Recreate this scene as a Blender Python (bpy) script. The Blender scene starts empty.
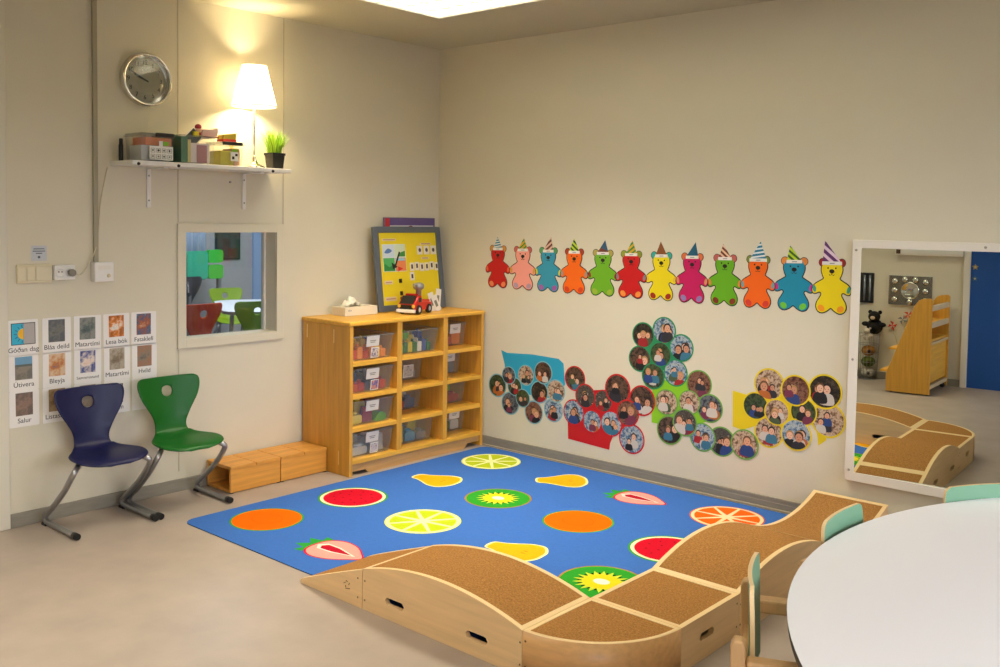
import bpy, bmesh, math, random
from mathutils import Vector, Matrix
R = math.radians; PI = math.pi
scene = bpy.context.scene
COL = scene.collection

# ------------------------------------------------------------------ materials
def lin(h):
    h = h.lstrip('#'); out = []
    for i in (0, 2, 4):
        c = int(h[i:i+2], 16)/255
        out.append(c/12.92 if c <= .04045 else ((c+.055)/1.055)**2.4)
    return (*out, 1)
MATS = {}
def mat(name, col, rough=.55, metal=0., spec=.5, var=0., vscale=30., bump=0., bscale=200., trans=0., emit=None, estr=0., stretch=None, alpha=1.):
    if name in MATS: return MATS[name]
    m = bpy.data.materials.new(name); m.use_nodes = True
    nt = m.node_tree; b = nt.nodes['Principled BSDF']
    c = lin(col) if isinstance(col, str) else col
    b.inputs['Base Color'].default_value = c
    b.inputs['Roughness'].default_value = rough
    b.inputs['Metallic'].default_value = metal
    b.inputs['Specular IOR Level'].default_value = spec
    if trans: b.inputs['Transmission Weight'].default_value = trans
    if alpha < 1: b.inputs['Alpha'].default_value = alpha
    if emit: b.inputs['Emission Color'].default_value = lin(emit); b.inputs['Emission Strength'].default_value = estr
    if var or bump:
        tc = nt.nodes.new('ShaderNodeTexCoord'); mp = nt.nodes.new('ShaderNodeMapping')
        nt.links.new(tc.outputs['Object'], mp.inputs['Vector'])
        if stretch: mp.inputs['Scale'].default_value = stretch
    if var:
        n = nt.nodes.new('ShaderNodeTexNoise'); n.inputs['Scale'].default_value = vscale; n.inputs['Detail'].default_value = 5
        nt.links.new(mp.outputs[0], n.inputs['Vector'])
        r = nt.nodes.new('ShaderNodeValToRGB')
        r.color_ramp.elements[0].position = .3; r.color_ramp.elements[1].position = .7
        r.color_ramp.elements[0].color = (*[x*(1-var) for x in c[:3]], 1)
        r.color_ramp.elements[1].color = (*[min(1, x*(1+var)) for x in c[:3]], 1)
        nt.links.new(n.outputs['Fac'], r.inputs[0]); nt.links.new(r.outputs[0], b.inputs['Base Color'])
    if bump:
        n2 = nt.nodes.new('ShaderNodeTexNoise'); n2.inputs['Scale'].default_value = bscale; n2.inputs['Detail'].default_value = 3
        nt.links.new(mp.outputs[0], n2.inputs['Vector'])
        bp = nt.nodes.new('ShaderNodeBump'); bp.inputs['Strength'].default_value = bump; bp.inputs['Distance'].default_value = .004
        nt.links.new(n2.outputs['Fac'], bp.inputs['Height']); nt.links.new(bp.outputs[0], b.inputs['Normal'])
    MATS[name] = m
    return m
def wood(name, col, axis='x', rough=.4, var=.13):
    s = {'x': (2, 34, 34), 'y': (34, 2, 34), 'z': (34, 34, 2)}[axis]
    return mat(name, col, rough, var=var, vscale=1.6, stretch=s)
def P(col, rough=.6):
    return mat('paint_'+col.lstrip('#'), col, rough)
def glass(name, col='#ffffff', rough=.03, mix=.12, tint=None, base=.04):
    """thin clear sheet: mostly straight-through with a little gloss"""
    if name in MATS: return MATS[name]
    m = bpy.data.materials.new(name); m.use_nodes = True; nt = m.node_tree
    nt.nodes.remove(nt.nodes['Principled BSDF']); out = nt.nodes['Material Output']
    t = nt.nodes.new('ShaderNodeBsdfTransparent'); t.inputs[0].default_value = lin(col)
    g = nt.nodes.new('ShaderNodeBsdfGlossy'); g.inputs['Roughness'].default_value = rough
    d = nt.nodes.new('ShaderNodeBsdfDiffuse'); d.inputs[0].default_value = lin(tint or '#ffffff')
    lw = nt.nodes.new('ShaderNodeLayerWeight'); lw.inputs[0].default_value = .5
    pw = nt.nodes.new('ShaderNodeMath'); pw.operation = 'POWER'; pw.inputs[1].default_value = 5; nt.links.new(lw.outputs['Facing'], pw.inputs[0])
    fr = nt.nodes.new('ShaderNodeMath'); fr.operation = 'MULTIPLY_ADD'; fr.inputs[1].default_value = .9; fr.inputs[2].default_value = base; nt.links.new(pw.outputs[0], fr.inputs[0])
    m1 = nt.nodes.new('ShaderNodeMixShader'); m1.inputs[0].default_value = mix
    m2 = nt.nodes.new('ShaderNodeMixShader')
    nt.links.new(t.outputs[0], m1.inputs[1]); nt.links.new(d.outputs[0], m1.inputs[2])
    nt.links.new(fr.outputs[0], m2.inputs[0]); nt.links.new(m1.outputs[0], m2.inputs[1]); nt.links.new(g.outputs[0], m2.inputs[2])
    nt.links.new(m2.outputs[0], out.inputs[0])
    MATS[name] = m
    return m
def photo_mat(name, cols, scale=40.):
    if name in MATS: return MATS[name]
    m = bpy.data.materials.new(name); m.use_nodes = True; nt = m.node_tree; b = nt.nodes['Principled BSDF']
    b.inputs['Roughness'].default_value = .35
    tc = nt.nodes.new('ShaderNodeTexCoord'); n = nt.nodes.new('ShaderNodeTexNoise')
    n.inputs['Scale'].default_value = scale; n.inputs['Detail'].default_value = 4; n.inputs['Roughness'].default_value = .65
    nt.links.new(tc.outputs['Object'], n.inputs['Vector'])
    r = nt.nodes.new('ShaderNodeValToRGB'); cr = r.color_ramp
    k = len(cols)
    while len(cr.elements) < k: cr.elements.new(.5)
    for i, c in enumerate(cols):
        cr.elements[i].position = .3+.4*i/(k-1); cr.elements[i].color = lin(c)
    nt.links.new(n.outputs['Fac'], r.inputs[0]); nt.links.new(r.outputs[0], b.inputs['Base Color'])
    MATS[name] = m
    return m

WALL = mat('wall_paint', '#d9d3be', .7, var=.012, vscale=3, bump=.25, bscale=170, stretch=(1, 1, 2.2))
CEIL = mat('ceiling_paint', '#bfbaa2', .8, var=.015, vscale=4)
FLOOR = mat('linoleum', '#a99c91', .42, spec=.4, var=.09, vscale=5, bump=.05, bscale=90)
SKIRT = mat('grey_vinyl', '#8d887b', .5, var=.08, vscale=12, stretch=(1, 1, 6))
WHITE = mat('white_paint', '#e6e1d6', .5)
WHITEG = mat('white_gloss', '#e9e7e2', .3)
BEIGE = mat('beige_plastic', '#d8cdab', .4)
CASING = mat('casing_paint', '#d9d4c4', .5)
PAPER = mat('white_paper', '#e8e6e0', .55)
BLACK = mat('black_plastic', '#111111', .4)
DARK = mat('dark_line', '#1d1a16', .6)
CHROME = mat('chrome', '#d9d6cf', .16, 1.)
STEEL = mat('silver_steel', '#a5a6a8', .3, .85)
BIRCHX = wood('birch_x', '#dfae6a', 'x'); BIRCHY = wood('birch_y', '#dfae6a', 'y'); BIRCHZ = wood('birch_z', '#d29b55', 'z')
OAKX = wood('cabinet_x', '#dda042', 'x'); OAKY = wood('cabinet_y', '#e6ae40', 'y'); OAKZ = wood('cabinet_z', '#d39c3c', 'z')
RAMPW = wood('ramp_birch', '#ebc793', 'x', .38, .07); RAMPWY = wood('ramp_birch_y', '#e3be8a', 'y', .38, .07)
CURVEW = wood('ramp_oak', '#d6a56a', 'x', .38, .09)
EDGEW = mat('edge_wood', '#eed09a', .38)
CARPET = mat('ramp_carpet', '#a97a44', .95, spec=.1, var=.3, vscale=160, bump=.9, bscale=260)
LGLASS = glass('clear_plastic', '#fafbfa', .12, .10, '#dfe4e2')
LIDGL = glass('cloudy_plastic', '#f0f0ea', .15, .3, '#dcdccf')
PANE = glass('window_glass', '#f4f8fa', .01, .0)
DOME = glass('clock_glass', '#fafaf6', .01, .0, base=.09)

# ------------------------------------------------------------------ mesh builder
class MB:
    def __init__(s): s.v = []; s.f = []; s.mi = []; s.mats = []; s.sm = []
    def m(s, mt):
        if mt not in s.mats: s.mats.append(mt)
        return s.mats.index(mt)
    def add(s, vs, fs, mt, smooth=False):
        o = len(s.v); s.v += [tuple(v) for v in vs]; k = s.m(mt)
        for f in fs: s.f.append([i+o for i in f]); s.mi.append(k); s.sm.append(smooth)
        return s
    def box(s, a, b, mt, M=None):
        x0, y0, z0 = a; x1, y1, z1 = b
        vs = [(x0,y0,z0),(x1,y0,z0),(x1,y1,z0),(x0,y1,z0),(x0,y0,z1),(x1,y0,z1),(x1,y1,z1),(x0,y1,z1)]
        if M is not None: vs = [M @ Vector(v) for v in vs]
        return s.add(vs, [(0,3,2,1),(4,5,6,7),(0,1,5,4),(1,2,6,5),(2,3,7,6),(3,0,4,7)], mt)
    def prism(s, poly, d0, d1, mt, plane='xz', M=None, side=None):
        """polygon in a plane extruded along the third axis"""
        def p(q, d):
            a, b = q
            v = {'xz': (a, d, b), 'xy': (a, b, d), 'yz': (d, a, b)}[plane]
            return M @ Vector(v) if M is not None else v
        n = len(poly)
        s.add([p(q, d0) for q in poly] + [p(q, d1) for q in poly], [tuple(range(n-1,-1,-1)), tuple(range(n, 2*n))], mt)
        s.add([p(q, d0) for q in poly] + [p(q, d1) for q in poly], [(i, (i+1) % n, n+(i+1) % n, n+i) for i in range(n)], side or mt)
        return s
    def flat(s, poly, d, mt, plane='xz'):
        vs = [{'xz': (a, d, b), 'xy': (a, b, d), 'yz': (d, a, b)}[plane] for a, b in poly]
        return s.add(vs, [tuple(range(len(vs)))], mt)
    def tube(s, pts, r, mt, n=10, caps=True):
        pts = [Vector(p) for p in pts]; rs = r if isinstance(r, (list, tuple)) else [r]*len(pts)
        vs = []; prev = None
        for i, p in enumerate(pts):
            t = (pts[min(i+1, len(pts)-1)]-pts[max(i-1, 0)]).normalized()
            if prev is None:
                a = Vector((0, 0, 1)) if abs(t.z) < .9 else Vector((1, 0, 0)); u = t.cross(a).normalized()
            else:
                u = (prev - t*prev.dot(t)).normalized()
            prev = u; w = t.cross(u)
            vs += [p + (u*math.cos(2*PI*k/n) + w*math.sin(2*PI*k/n))*rs[i] for k in range(n)]
        fs = [(i*n+k, i*n+(k+1) % n, (i+1)*n+(k+1) % n, (i+1)*n+k) for i in range(len(pts)-1) for k in range(n)]
        s.add(vs, fs, mt, True)
        if caps: s.add(vs[:n], [tuple(range(n-1,-1,-1))], mt); s.add(vs[-n:], [tuple(range(n))], mt)
        return s
    def lathe(s, prof, mt, c=(0,0,0), n=32, axis='z', smooth=True, M=None):
        vs = []
        for r, h in prof:
            for k in range(n):
                a = 2*PI*k/n; x, y = r*math.cos(a), r*math.sin(a)
                v = Vector({'z': (x, y, h), 'y': (x, h, y), 'x': (h, x, y)}[axis]) + Vector(c)
                vs.append(M @ v if M is not None else v)
        fs = [(i*n+k, i*n+(k+1) % n, (i+1)*n+(k+1) % n, (i+1)*n+k) for i in range(len(prof)-1) for k in range(n)]
        s.add(vs, fs, mt, smooth)
        if prof[0][0] > 1e-5: s.add(vs[:n], [tuple(range(n))], mt)
        if prof[-1][0] > 1e-5: s.add(vs[-n:], [tuple(range(n))], mt)
        return s
    def grid(s, rows, mt, smooth=True, thick=None):
        nu, nv = len(rows), len(rows[0]); vs = [p for r in rows for p in r]
        s.add(vs, [(i*nv+j, i*nv+j+1, (i+1)*nv+j+1, (i+1)*nv+j) for i in range(nu-1) for j in range(nv-1)], mt, smooth)
        return s
    def ball(s, c, r, mt, n=12, m=8):
        rx, ry, rz = r if isinstance(r, (tuple, list)) else (r, r, r)
        rows = []
        for i in range(m+1):
            th = PI*i/m
            rows.append([(c[0]+rx*math.sin(th)*math.cos(2*PI*k/n), c[1]+ry*math.sin(th)*math.sin(2*PI*k/n), c[2]+rz*math.cos(th)) for k in range(n+1)])
        return s.grid(rows, mt)
    def build(s, name, parent=None, bevel=0., loc=None, subsurf=0, solid=0.):
        me = bpy.data.meshes.new(name); me.from_pydata(s.v, [], s.f)
        for mt in s.mats: me.materials.append(mt)
        me.polygons.foreach_set('material_index', s.mi); me.polygons.foreach_set('use_smooth', s.sm)
        me.update()
        bm = bmesh.new(); bm.from_mesh(me)
        bmesh.ops.remove_doubles(bm, verts=bm.verts, dist=1e-5)
        bmesh.ops.recalc_face_normals(bm, faces=bm.faces)
        bm.to_mesh(me); bm.free()
        o = bpy.data.objects.new(name, me); COL.objects.link(o)
        if parent: o.parent = parent
        if loc is not None: o.location = loc
        if solid:
            md = o.modifiers.new('Solidify', 'SOLIDIFY'); md.thickness = solid; md.offset = 0
        if bevel:
            md = o.modifiers.new('Bevel', 'BEVEL'); md.width = bevel; md.segments = 2; md.limit_method = 'ANGLE'; md.angle_limit = R(40)
        if subsurf:
            md = o.modifiers.new('Sub', 'SUBSURF'); md.levels = subsurf; md.render_levels = subsurf
        return o

def tag(o, label=None, cat=None, group=None, kind=None):
    if label: o['label'] = label
    if cat: o['category'] = cat
    if group: o['group'] = group
    if kind: o['kind'] = kind
    return o
def thing(name, label, cat, loc=(0,0,0), rz=0., group=None, rot=None):
    o = bpy.data.objects.new(name, None); o.empty_display_size = .05; COL.objects.link(o)
    o.location = loc; o.rotation_euler = rot if rot else (0, 0, rz)
    return tag(o, label, cat, group)
def struct(o, label=None):
    return tag(o, label, None, None, 'structure')
def copy_tree(o, parent=None):
    c = o.copy(); COL.objects.link(c); c.parent = parent
    for ch in o.children: copy_tree(ch, c)
    return c
LEFT = R(90)      # local x along the wall, local -y out of the wall
BACK = R(180)
def text(name, body, size, mt, parent, loc, align='CENTER', rot=(R(90), 0, 0), extr=.0004, sx=1.):
    cu = bpy.data.curves.new(name, 'FONT'); cu.body = body; cu.size = size; cu.align_x = align; cu.align_y = 'CENTER'; cu.extrude = extr
    cu.materials.append(mt)
    tmp = bpy.data.objects.new('tmp', cu)
    COL.objects.link(tmp)
    me = bpy.data.meshes.new_from_object(tmp.evaluated_get(bpy.context.evaluated_depsgraph_get()))
    bpy.data.objects.remove(tmp)
    if not me.materials: me.materials.append(mt)
    o = bpy.data.objects.new(name, me); COL.objects.link(o); o.parent = parent; o.location = loc; o.rotation_euler = rot; o.scale = (sx, 1, 1)
    return o
def ell(cx, cy, rx, ry, n=28, rot=0.):
    return [(cx+rx*math.cos(2*PI*k/n)*math.cos(rot)-ry*math.sin(2*PI*k/n)*math.sin(rot), cy+rx*math.cos(2*PI*k/n)*math.sin(rot)+ry*math.sin(2*PI*k/n)*math.cos(rot)) for k in range(n)]
def spline(pts, sub=5, closed=True):
    out = []; n = len(pts)
    for i in range(n if closed else n-1):
        g = lambda j: pts[j % n] if closed else pts[max(0, min(n-1, j))]
        p0, p1, p2, p3 = g(i-1), g(i), g(i+1), g(i+2)
        for k in range(sub):
            t = k/sub
            out.append(tuple(.5*((2*p1[a]) + (-p0[a]+p2[a])*t + (2*p0[a]-5*p1[a]+4*p2[a]-p3[a])*t*t + (-p0[a]+3*p1[a]-3*p2[a]+p3[a])*t**3) for a in range(len(p1))))
    if not closed: out.append(tuple(pts[-1]))
    return out
def rrect(x0, y0, x1, y1, r, n=5):
    out = []
    for cx, cy, a in ((x1-r, y0+r, -90), (x1-r, y1-r, 0), (x0+r, y1-r, 90), (x0+r, y0+r, 180)):
        out += [(cx+r*math.cos(R(a+90*k/n)), cy+r*math.sin(R(a+90*k/n))) for k in range(n+1)]
    return out

# ------------------------------------------------------------------ the room
H = 2.471; XR = 6.6; YB = -4.61
WY0, WY1, WZ0, WZ1 = -1.790, -1.246, .769, 1.309     # window in the left wall
WT = .12
struct(MB().box((-.2, YB-.1, -.05), (XR+.1, .1, 0), FLOOR).build('floor'))
struct(MB().box((-.1, YB-.1, H), (XR+.1, .1, H+.08), CEIL).build('ceiling'))
b = MB()
b.box((-WT, YB, 0), (0, WY0, H), WALL).box((-WT, WY1, 0), (0, .1, H), WALL).box((-WT, WY0, 0), (0, WY1, WZ0), WALL).box((-WT, WY0, WZ1), (0, WY1, H), WALL)
struct(b.build('wall_left'))
struct(MB().box((0, 0, 0), (XR+.1, .1, H), WALL).build('wall_right'))
DX0, DX1, DZ = 2.29, 3.2, 2.06
BW0, BW1 = 4.9, 6.3      # window added to the unseen back wall for more daylight
b = MB().box((0, YB-.1, 0), (DX0, YB, H), WALL).box((DX1, YB-.1, 0), (BW0, YB, H), WALL).box((BW1, YB-.1, 0), (XR, YB, H), WALL).box((BW0, YB-.1, 0), (BW1, YB, .85), WALL).box((BW0, YB-.1, 2.15), (BW1, YB, H), WALL).box((DX0, YB-.1, DZ), (DX1, YB, H), WALL)
struct(b.build('wall_back'))
# wall with the daylight windows, out of frame to the side
b = MB(); wins = [(-3.9, -2.5), (-2.1, -.7)]
b.box((XR, YB, 0), (XR+.1, 0, .85), WALL).box((XR, YB, 2.15), (XR+.1, 0, H), WALL)
for y0, y1 in ((YB, -3.9), (-2.5, -2.1), (-.7, 0)): b.box((XR, y0, .85), (XR+.1, y1, 2.15), WALL)
struct(b.build('wall_window_side'))
for i, (y0, y1) in enumerate(wins):
    b = MB()
    for a, c in (((XR, y0, .85), (XR+.06, y0+.05, 2.15)), ((XR, y1-.05, .85), (XR+.06, y1, 2.15)), ((XR, y0+.05, .85), (XR+.06, y1-.05, .9)), ((XR, y0+.05, 2.1), (XR+.06, y1-.05, 2.15)), ((XR, (y0+y1)/2-.02, .9), (XR+.06, (y0+y1)/2+.02, 2.1))):
        b.box(a, c, WHITE)
    struct(b.build('window_%d' % (i+2)))
b = MB()
for a, c in (((BW0, YB-.06, .85), (BW0+.05, YB, 2.15)), ((BW1-.05, YB-.06, .85), (BW1, YB, 2.15)), ((BW0+.05, YB-.06, .85), (BW1-.05, YB, .9)), ((BW0+.05, YB-.06, 2.1), (BW1-.05, YB, 2.15))): b.box(a, c, WHITE)
struct(b.build('window_4'))  # frame of the opening added behind the camera to let sky light in
# skirting
b = MB().box((0, -2.645, 0), (.012, 0, .062), SKIRT); struct(b.build('baseboard_left', bevel=.003))
b = MB().box((.012, -.012, 0), (XR, 0, .062), SKIRT).box((.012, -.02, 0), (XR, -.012, .012), mat('skirt_toe', '#a79f8e', .5)); struct(b.build('baseboard_right', bevel=.003))
b = MB().box((.02, YB, 0), (DX0-.05, YB+.012, .062), SKIRT).box((DX1+.05, YB, 0), (XR, YB+.012, .062), SKIRT); struct(b.build('baseboard_back', bevel=.003))
# vertical joint strips of the wall panels
JOINT = mat('joint_filler', '#bdb59c', .7)
for i, (y, z0) in enumerate(((-1.827, 1.36), (-1.198, 1.35), (-1.827, .1), (-1.198, .85))):
    z1 = H if i < 2 else .72
    if i == 3: continue
    struct(MB().box((0, y-.003, z0), (.0015, y+.003, z1), JOINT).build('trim_%d' % (i+1)))
# door casing at the end of the left wall
struct(MB().box((0, -2.74, 0), (.018, -2.647, H), CASING).box((0, -3.7, 2.07), (.018, -2.74, 2.16), CASING).box((0, -3.79, 0), (.018, -3.7, H), CASING).build('trim_5', bevel=.003))
o = struct(MB().box((0, -3.70, .008), (.012, -2.74, 2.07), WHITE).build('door_2'))
MB().tube([(.012, -2.83, 1.03), (.05, -2.83, 1.03), (.055, -2.95, 1.03)], .009, STEEL).build('door_handle', o)
# blue door in the back wall
struct(MB().box((DX0-.05, YB, 0), (DX0, YB+.02, DZ+.05), WHITE).box((DX1, YB, 0), (DX1+.05, YB+.02, DZ+.05), WHITE).box((DX0, YB, DZ), (DX1, YB+.02, DZ+.05), WHITE).build('trim_6', bevel=.003))
dr = struct(MB().box((DX0, YB-.05, .0), (DX1, YB-.01, DZ), mat('door_blue', '#0b4fa0', .45)).build('door_1'))
MB().tube([(DX1-.08, YB-.01, 1.03), (DX1-.08, YB+.04, 1.03), (DX1-.2, YB+.045, 1.03)], .009, STEEL).build('door_handle', dr)

# window in the left wall: frame and pane
b = MB(); fw = .045
for a, c in (((-.005, WY0-fw, WZ0-fw), (.012, WY0, WZ1+fw)), ((-.005, WY1, WZ0-fw), (.012, WY1+fw, WZ1+fw)), ((-.005, WY0, WZ1), (.012, WY1, WZ1+fw)), ((-.005, WY0, WZ0-fw), (.012, WY1, WZ0))):
    b.box((max(a[0], .0), a[1], a[2]), c, WALL)
win = struct(b.build('window_1', bevel=.002))
MB().box((-.105, WY0, WZ0), (-.1, WY1, WZ1), PANE).build('window_pane', win)
b = MB().box((-.118, WY0, WZ0), (-.09, WY0+.012, WZ1), WHITE).box((-.118, WY1-.012, WZ0), (-.09, WY1, WZ1), WHITE)
b.build('glazing_bead', win)

# ------------------------------------------------------------------ the room beyond the window
AX = -4.6
NW = mat('next_room_wall', '#b9b6b4', .8)
struct(MB().box((AX, -2.6, -.05), (-.2, 3.2, 0), mat('next_floor', '#7d8390', .4)).build('floor_next_room'))
struct(MB().box((AX-.1, -2.6, 0), (AX, 3.2, H), NW).build('wall_next_room_far'))
struct(MB().box((AX, 3.1, 0), (-WT, 3.2, H), NW).build('wall_next_room_side'))
struct(MB().box((AX, -2.7, 0), (-WT, -2.6, H), NW).build('wall_next_room_near'))
struct(MB().box((-WT, .1, 0), (-WT+.02, 3.2, H), NW).build('wall_next_room_rear'))
struct(MB().box((AX, -2.7, H), (-WT, 3.2, H+.05), CEIL).build('ceiling_next_room'))
struct(MB().box((AX, 1.70, 0), (AX+.03, 1.86, 2.1), mat('pale_blue_frame', '#a9c4e6', .5)).box((AX, 1.72, 2.1), (AX+.03, 2.7, 2.18), mat('pale_blue_frame', '')).build('trim_7'))

def make_chair(label, cat, shell_mat, name='school_chair', loc=(0,0,0), rz=0., scale=1.):
    """cantilever skid chair, faces local +x"""
    t = thing(name, label, cat, loc, rz)
    # shell: rows along the profile; (x, z, half width, curl)
    prof = [(.392, .300, .040, -.002), (.392, .306, .082, -.003), (.382, .313, .118, -.003), (.360, .319, .150, -.002), (.32, .323, .166, .002), (.265, .324, .166, .005), (.215, .323, .146, .007), (.175, .326, .115, .009), (.148, .336, .094, .010), (.128, .358, .083, .012),
            (.118, .390, .083, .014), (.110, .43, .098, .018), (.102, .47, .122, .022), (.094, .51, .146, .026), (.086, .55, .160, .028), (.080, .580, .163, .028), (.076, .600, .156, .026), (.075, .608, .135, .022)]
    prof = spline(prof, 3, False)
    nv = 16; rows = []
    for x, z, hw, cu in prof:
        row = []
        for j in range(nv+1):
            u = 2*j/nv-1
            back = max(0, min(1, (z-.34)/.08)) if x < .2 else 0
            dx = cu*u*u*back*1.2; dz = (cu if not back else 0)*u*u
            row.append((x+dx, u*hw, z+dz))
        rows.append(row)
    # round hole through the back
    hz, hr, hx = .538, .027, .0
    b = MB(); nu = len(rows)
    vs = [list(p) for r in rows for p in r]
    fs = []; ring = []
    for i in range(nu-1):
        for j in range(nv):
            q = (i*nv+i+j, i*nv+i+j+1, (i+1)*nv+(i+1)+j+1, (i+1)*nv+(i+1)+j)
            c = [sum(vs[k][a] for k in q)/4 for a in range(3)]
            if c[0] < .2 and math.hypot(c[1]-hx, c[2]-hz) < hr: continue
            fs.append(q)
    # snap the verts near the hole onto its circle
    used = {}
    for f in fs:
        for k in range(4):
            e = tuple(sorted((f[k], f[(k+1) % 4]))); used[e] = used.get(e, 0)+1
    for (a, c), n in used.items():
        if n == 1:
            for k in (a, c):
                v = vs[k]
                if v[0] < .2 and math.hypot(v[1], v[2]-hz) < hr*1.9:
                    d = math.hypot(v[1], v[2]-hz) or 1
                    v[1] = v[1]/d*hr; v[2] = hz+(v[2]-hz)/d*hr
    b.add(vs, fs, shell_mat, True)
    b.build('seat_shell', t, solid=.011, subsurf=1)
    for s in (-1, 1):
        y = s*.180
        pts = [(.31, s*.11, .297), (.345, s*.135, .296), (.362, s*.165, .288), (.352, y, .268), (.30, y, .2), (.2, y, .12), (.08, y, .052), (.060, y, .032), (.066, y, .018), (.10, y, .016), (.22, y, .016), (.345, y, .016)]
        if True:
            pts = [(.25, s*.11, .306), (.29, s*.135, .303), (.322, s*.165, .288), (.318, s*.178, .264), (.25, y, .190), (.16, y, .115), (.088, y, .062), (.060, y, .040), (.056, y, .026), (.072, y, .0165), (.105, y, .0145), (.2, y, .0145), (.345, y, .0145)]
        leg = MB().tube(spline(pts, 4, False), .0132, STEEL, 10).build('leg', t)
        MB().tube([(.338, y, .0150), (.372, y, .0150)], .0150, BLACK, 10).build('end_cap', leg)
        MB().box((.045, y-.014, .0), (.085, y+.014, .011), BLACK).build('glide', leg)
    t.scale = (scale,)*3
    return t

NAVY = mat('navy_shell', '#0e1245', .4, spec=.35); GREEN = mat('green_shell', '#025f12', .4, spec=.35)
make_chair('dark blue plastic school chair on silver skid legs under the picture cards', 'chair', NAVY, loc=(.002, -2.335, 0))
make_chair('green plastic school chair on silver skid legs beside the low wooden blocks', 'chair', GREEN, loc=(0, -1.940, 0), rz=R(-1))
# chairs seen through the window
make_chair('red chair with a hole in its back, seen through the window', 'chair', mat('red_shell', '#d23a10', .4), loc=(-2.25, -.255, 0), rz=R(181), scale=1.15)
make_chair('lime green chair with its back to the window, beyond the glass', 'chair', mat('lime_shell', '#6f9a08', .4), loc=(-2.20, .19, 0), rz=R(172), scale=1.15)
make_chair('pale lime chair across the white table beyond the window glass', 'chair', mat('pale_lime_shell', '#94b51a', .4), loc=(-4.2, 1.06, 0), rz=R(-8), scale=1.09)
make_chair('dark slate chair far behind the red chair beyond the window', 'chair', mat('slate_shell', '#2b3040', .45), loc=(-4.0, .58, 0), rz=R(175), scale=1.3)
t = thing('dining_table', 'white table between the chairs in the room beyond the window', 'table', (-2.70, .97, 0), R(-27.4))
TWHITE = mat('table_white', '#f6f5fa', .3, spec=.5)
MB().prism(rrect(-.62, -.75, .62, .75, .2), .575, .6, TWHITE, 'xy', side=mat('table_edge', '#6f6f72', .5)).build('table_top', t)
for sx in (-1, 1):
    for sy in (-1, 1): MB().tube([(sx*.5, sy*.6, 0), (sx*.48, sy*.58, .575)], .02, STEEL).build('leg', t)
t = thing('wall_picture', 'dark green and brown picture on the far wall beyond the window', 'picture', (AX, 1.39, .925), LEFT)
MB().box((-.15, -.02, 0), (.15, 0, .31), mat('dark_frame', '#22302c', .5)).build('frame', t)
MB().box((-.135, -.022, .015), (.135, -.02, .295), photo_mat('picture_dark', ['#1c2b2a', '#27403a', '#31423a', '#503522'], 8)).build('canvas', t)
MB().box((.0, -.024, .015), (.11, -.022, .12), mat('picture_brown', '#5a3b26', .5)).build('painted_patch', t)
t = thing('curtain_panel', 'pale blue white curtain at the edge of the window view', 'curtain', (AX+.12, .80, .15), LEFT)
rows = [[(-.25+.5*j/40, -.02+.018*math.sin(j*1.1), z) for j in range(41)] for z in (.58, 1.1, 1.9)]
MB().grid(rows, mat('pale_curtain', '#aebfd4', .8)).build('cloth', t, solid=.004)
t = thing('toy_rack', 'bright green plastic rack beneath the pale curtain, beyond the window', 'rack', (AX+.42, .80, .06), LEFT)
GR = mat('bright_green', '#12ae86', .45); GL = mat('leaf_green', '#3fbf2f', .45)
MB().prism(rrect(-.16, .7, .07, .98, .04), -.06, 0, GR).build('side_panel', t)
MB().prism(rrect(.075, .86, .24, .99, .03), -.06, 0, GL).build('tray', t)
MB().prism(rrect(.075, .7, .24, .84, .03), -.06, 0, GL).build('tray', t)
MB().box((-.14, -.05, 0), (-.11, -.01, .72), STEEL).box((.19, -.05, 0), (.22, -.01, .72), STEEL).build('stand', t)
bpy.context.view_layer.update()

# ------------------------------------------------------------------ clock
t = thing('wall_clock', 'round silver wall clock with grey face, above the white shelf', 'clock', (0, -2.004, 2.043), LEFT)
MB().lathe([(.100, -.002), (.126, -.002), (.129, -.012), (.128, -.034), (.122, -.041), (.115, -.040), (.110, -.030), (.109, -.006)], CHROME, n=64, axis='y').build('rim', t)
MB().lathe([(0.0, -.0071), (.110, -.0071)], mat('clock_face', '#ece7d2', .5), n=64, axis='y').build('dial', t)
ci = MB()
nm = []
for k in range(1, 13):
    a = R(90-30*k)
    nm.append(text('numeral', str(k), .030, BLACK, t, (.083*math.cos(a), -.0075, .083*math.sin(a))))
def hand(name, ang, l, w, d):
    a = R(90-ang); M = Matrix.Rotation(-a, 4, 'Y')
    MB().prism([(-.018, -w), (l*.55, -w*1.1), (l, -w*.3), (l, w*.3), (l*.55, w*1.1), (-.018, w)], d, d-.0012, BLACK, 'xz', M=M).build(name, t)
hand('hour_hand', 292, .062, .0038, -.0095); hand('minute_hand', 297, .092, .0026, -.0115)
MB().lathe([(0, -.0385), (.06, -.0383), (.113, -.0375)], DOME, n=48, axis='y').build('glass', t)

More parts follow.
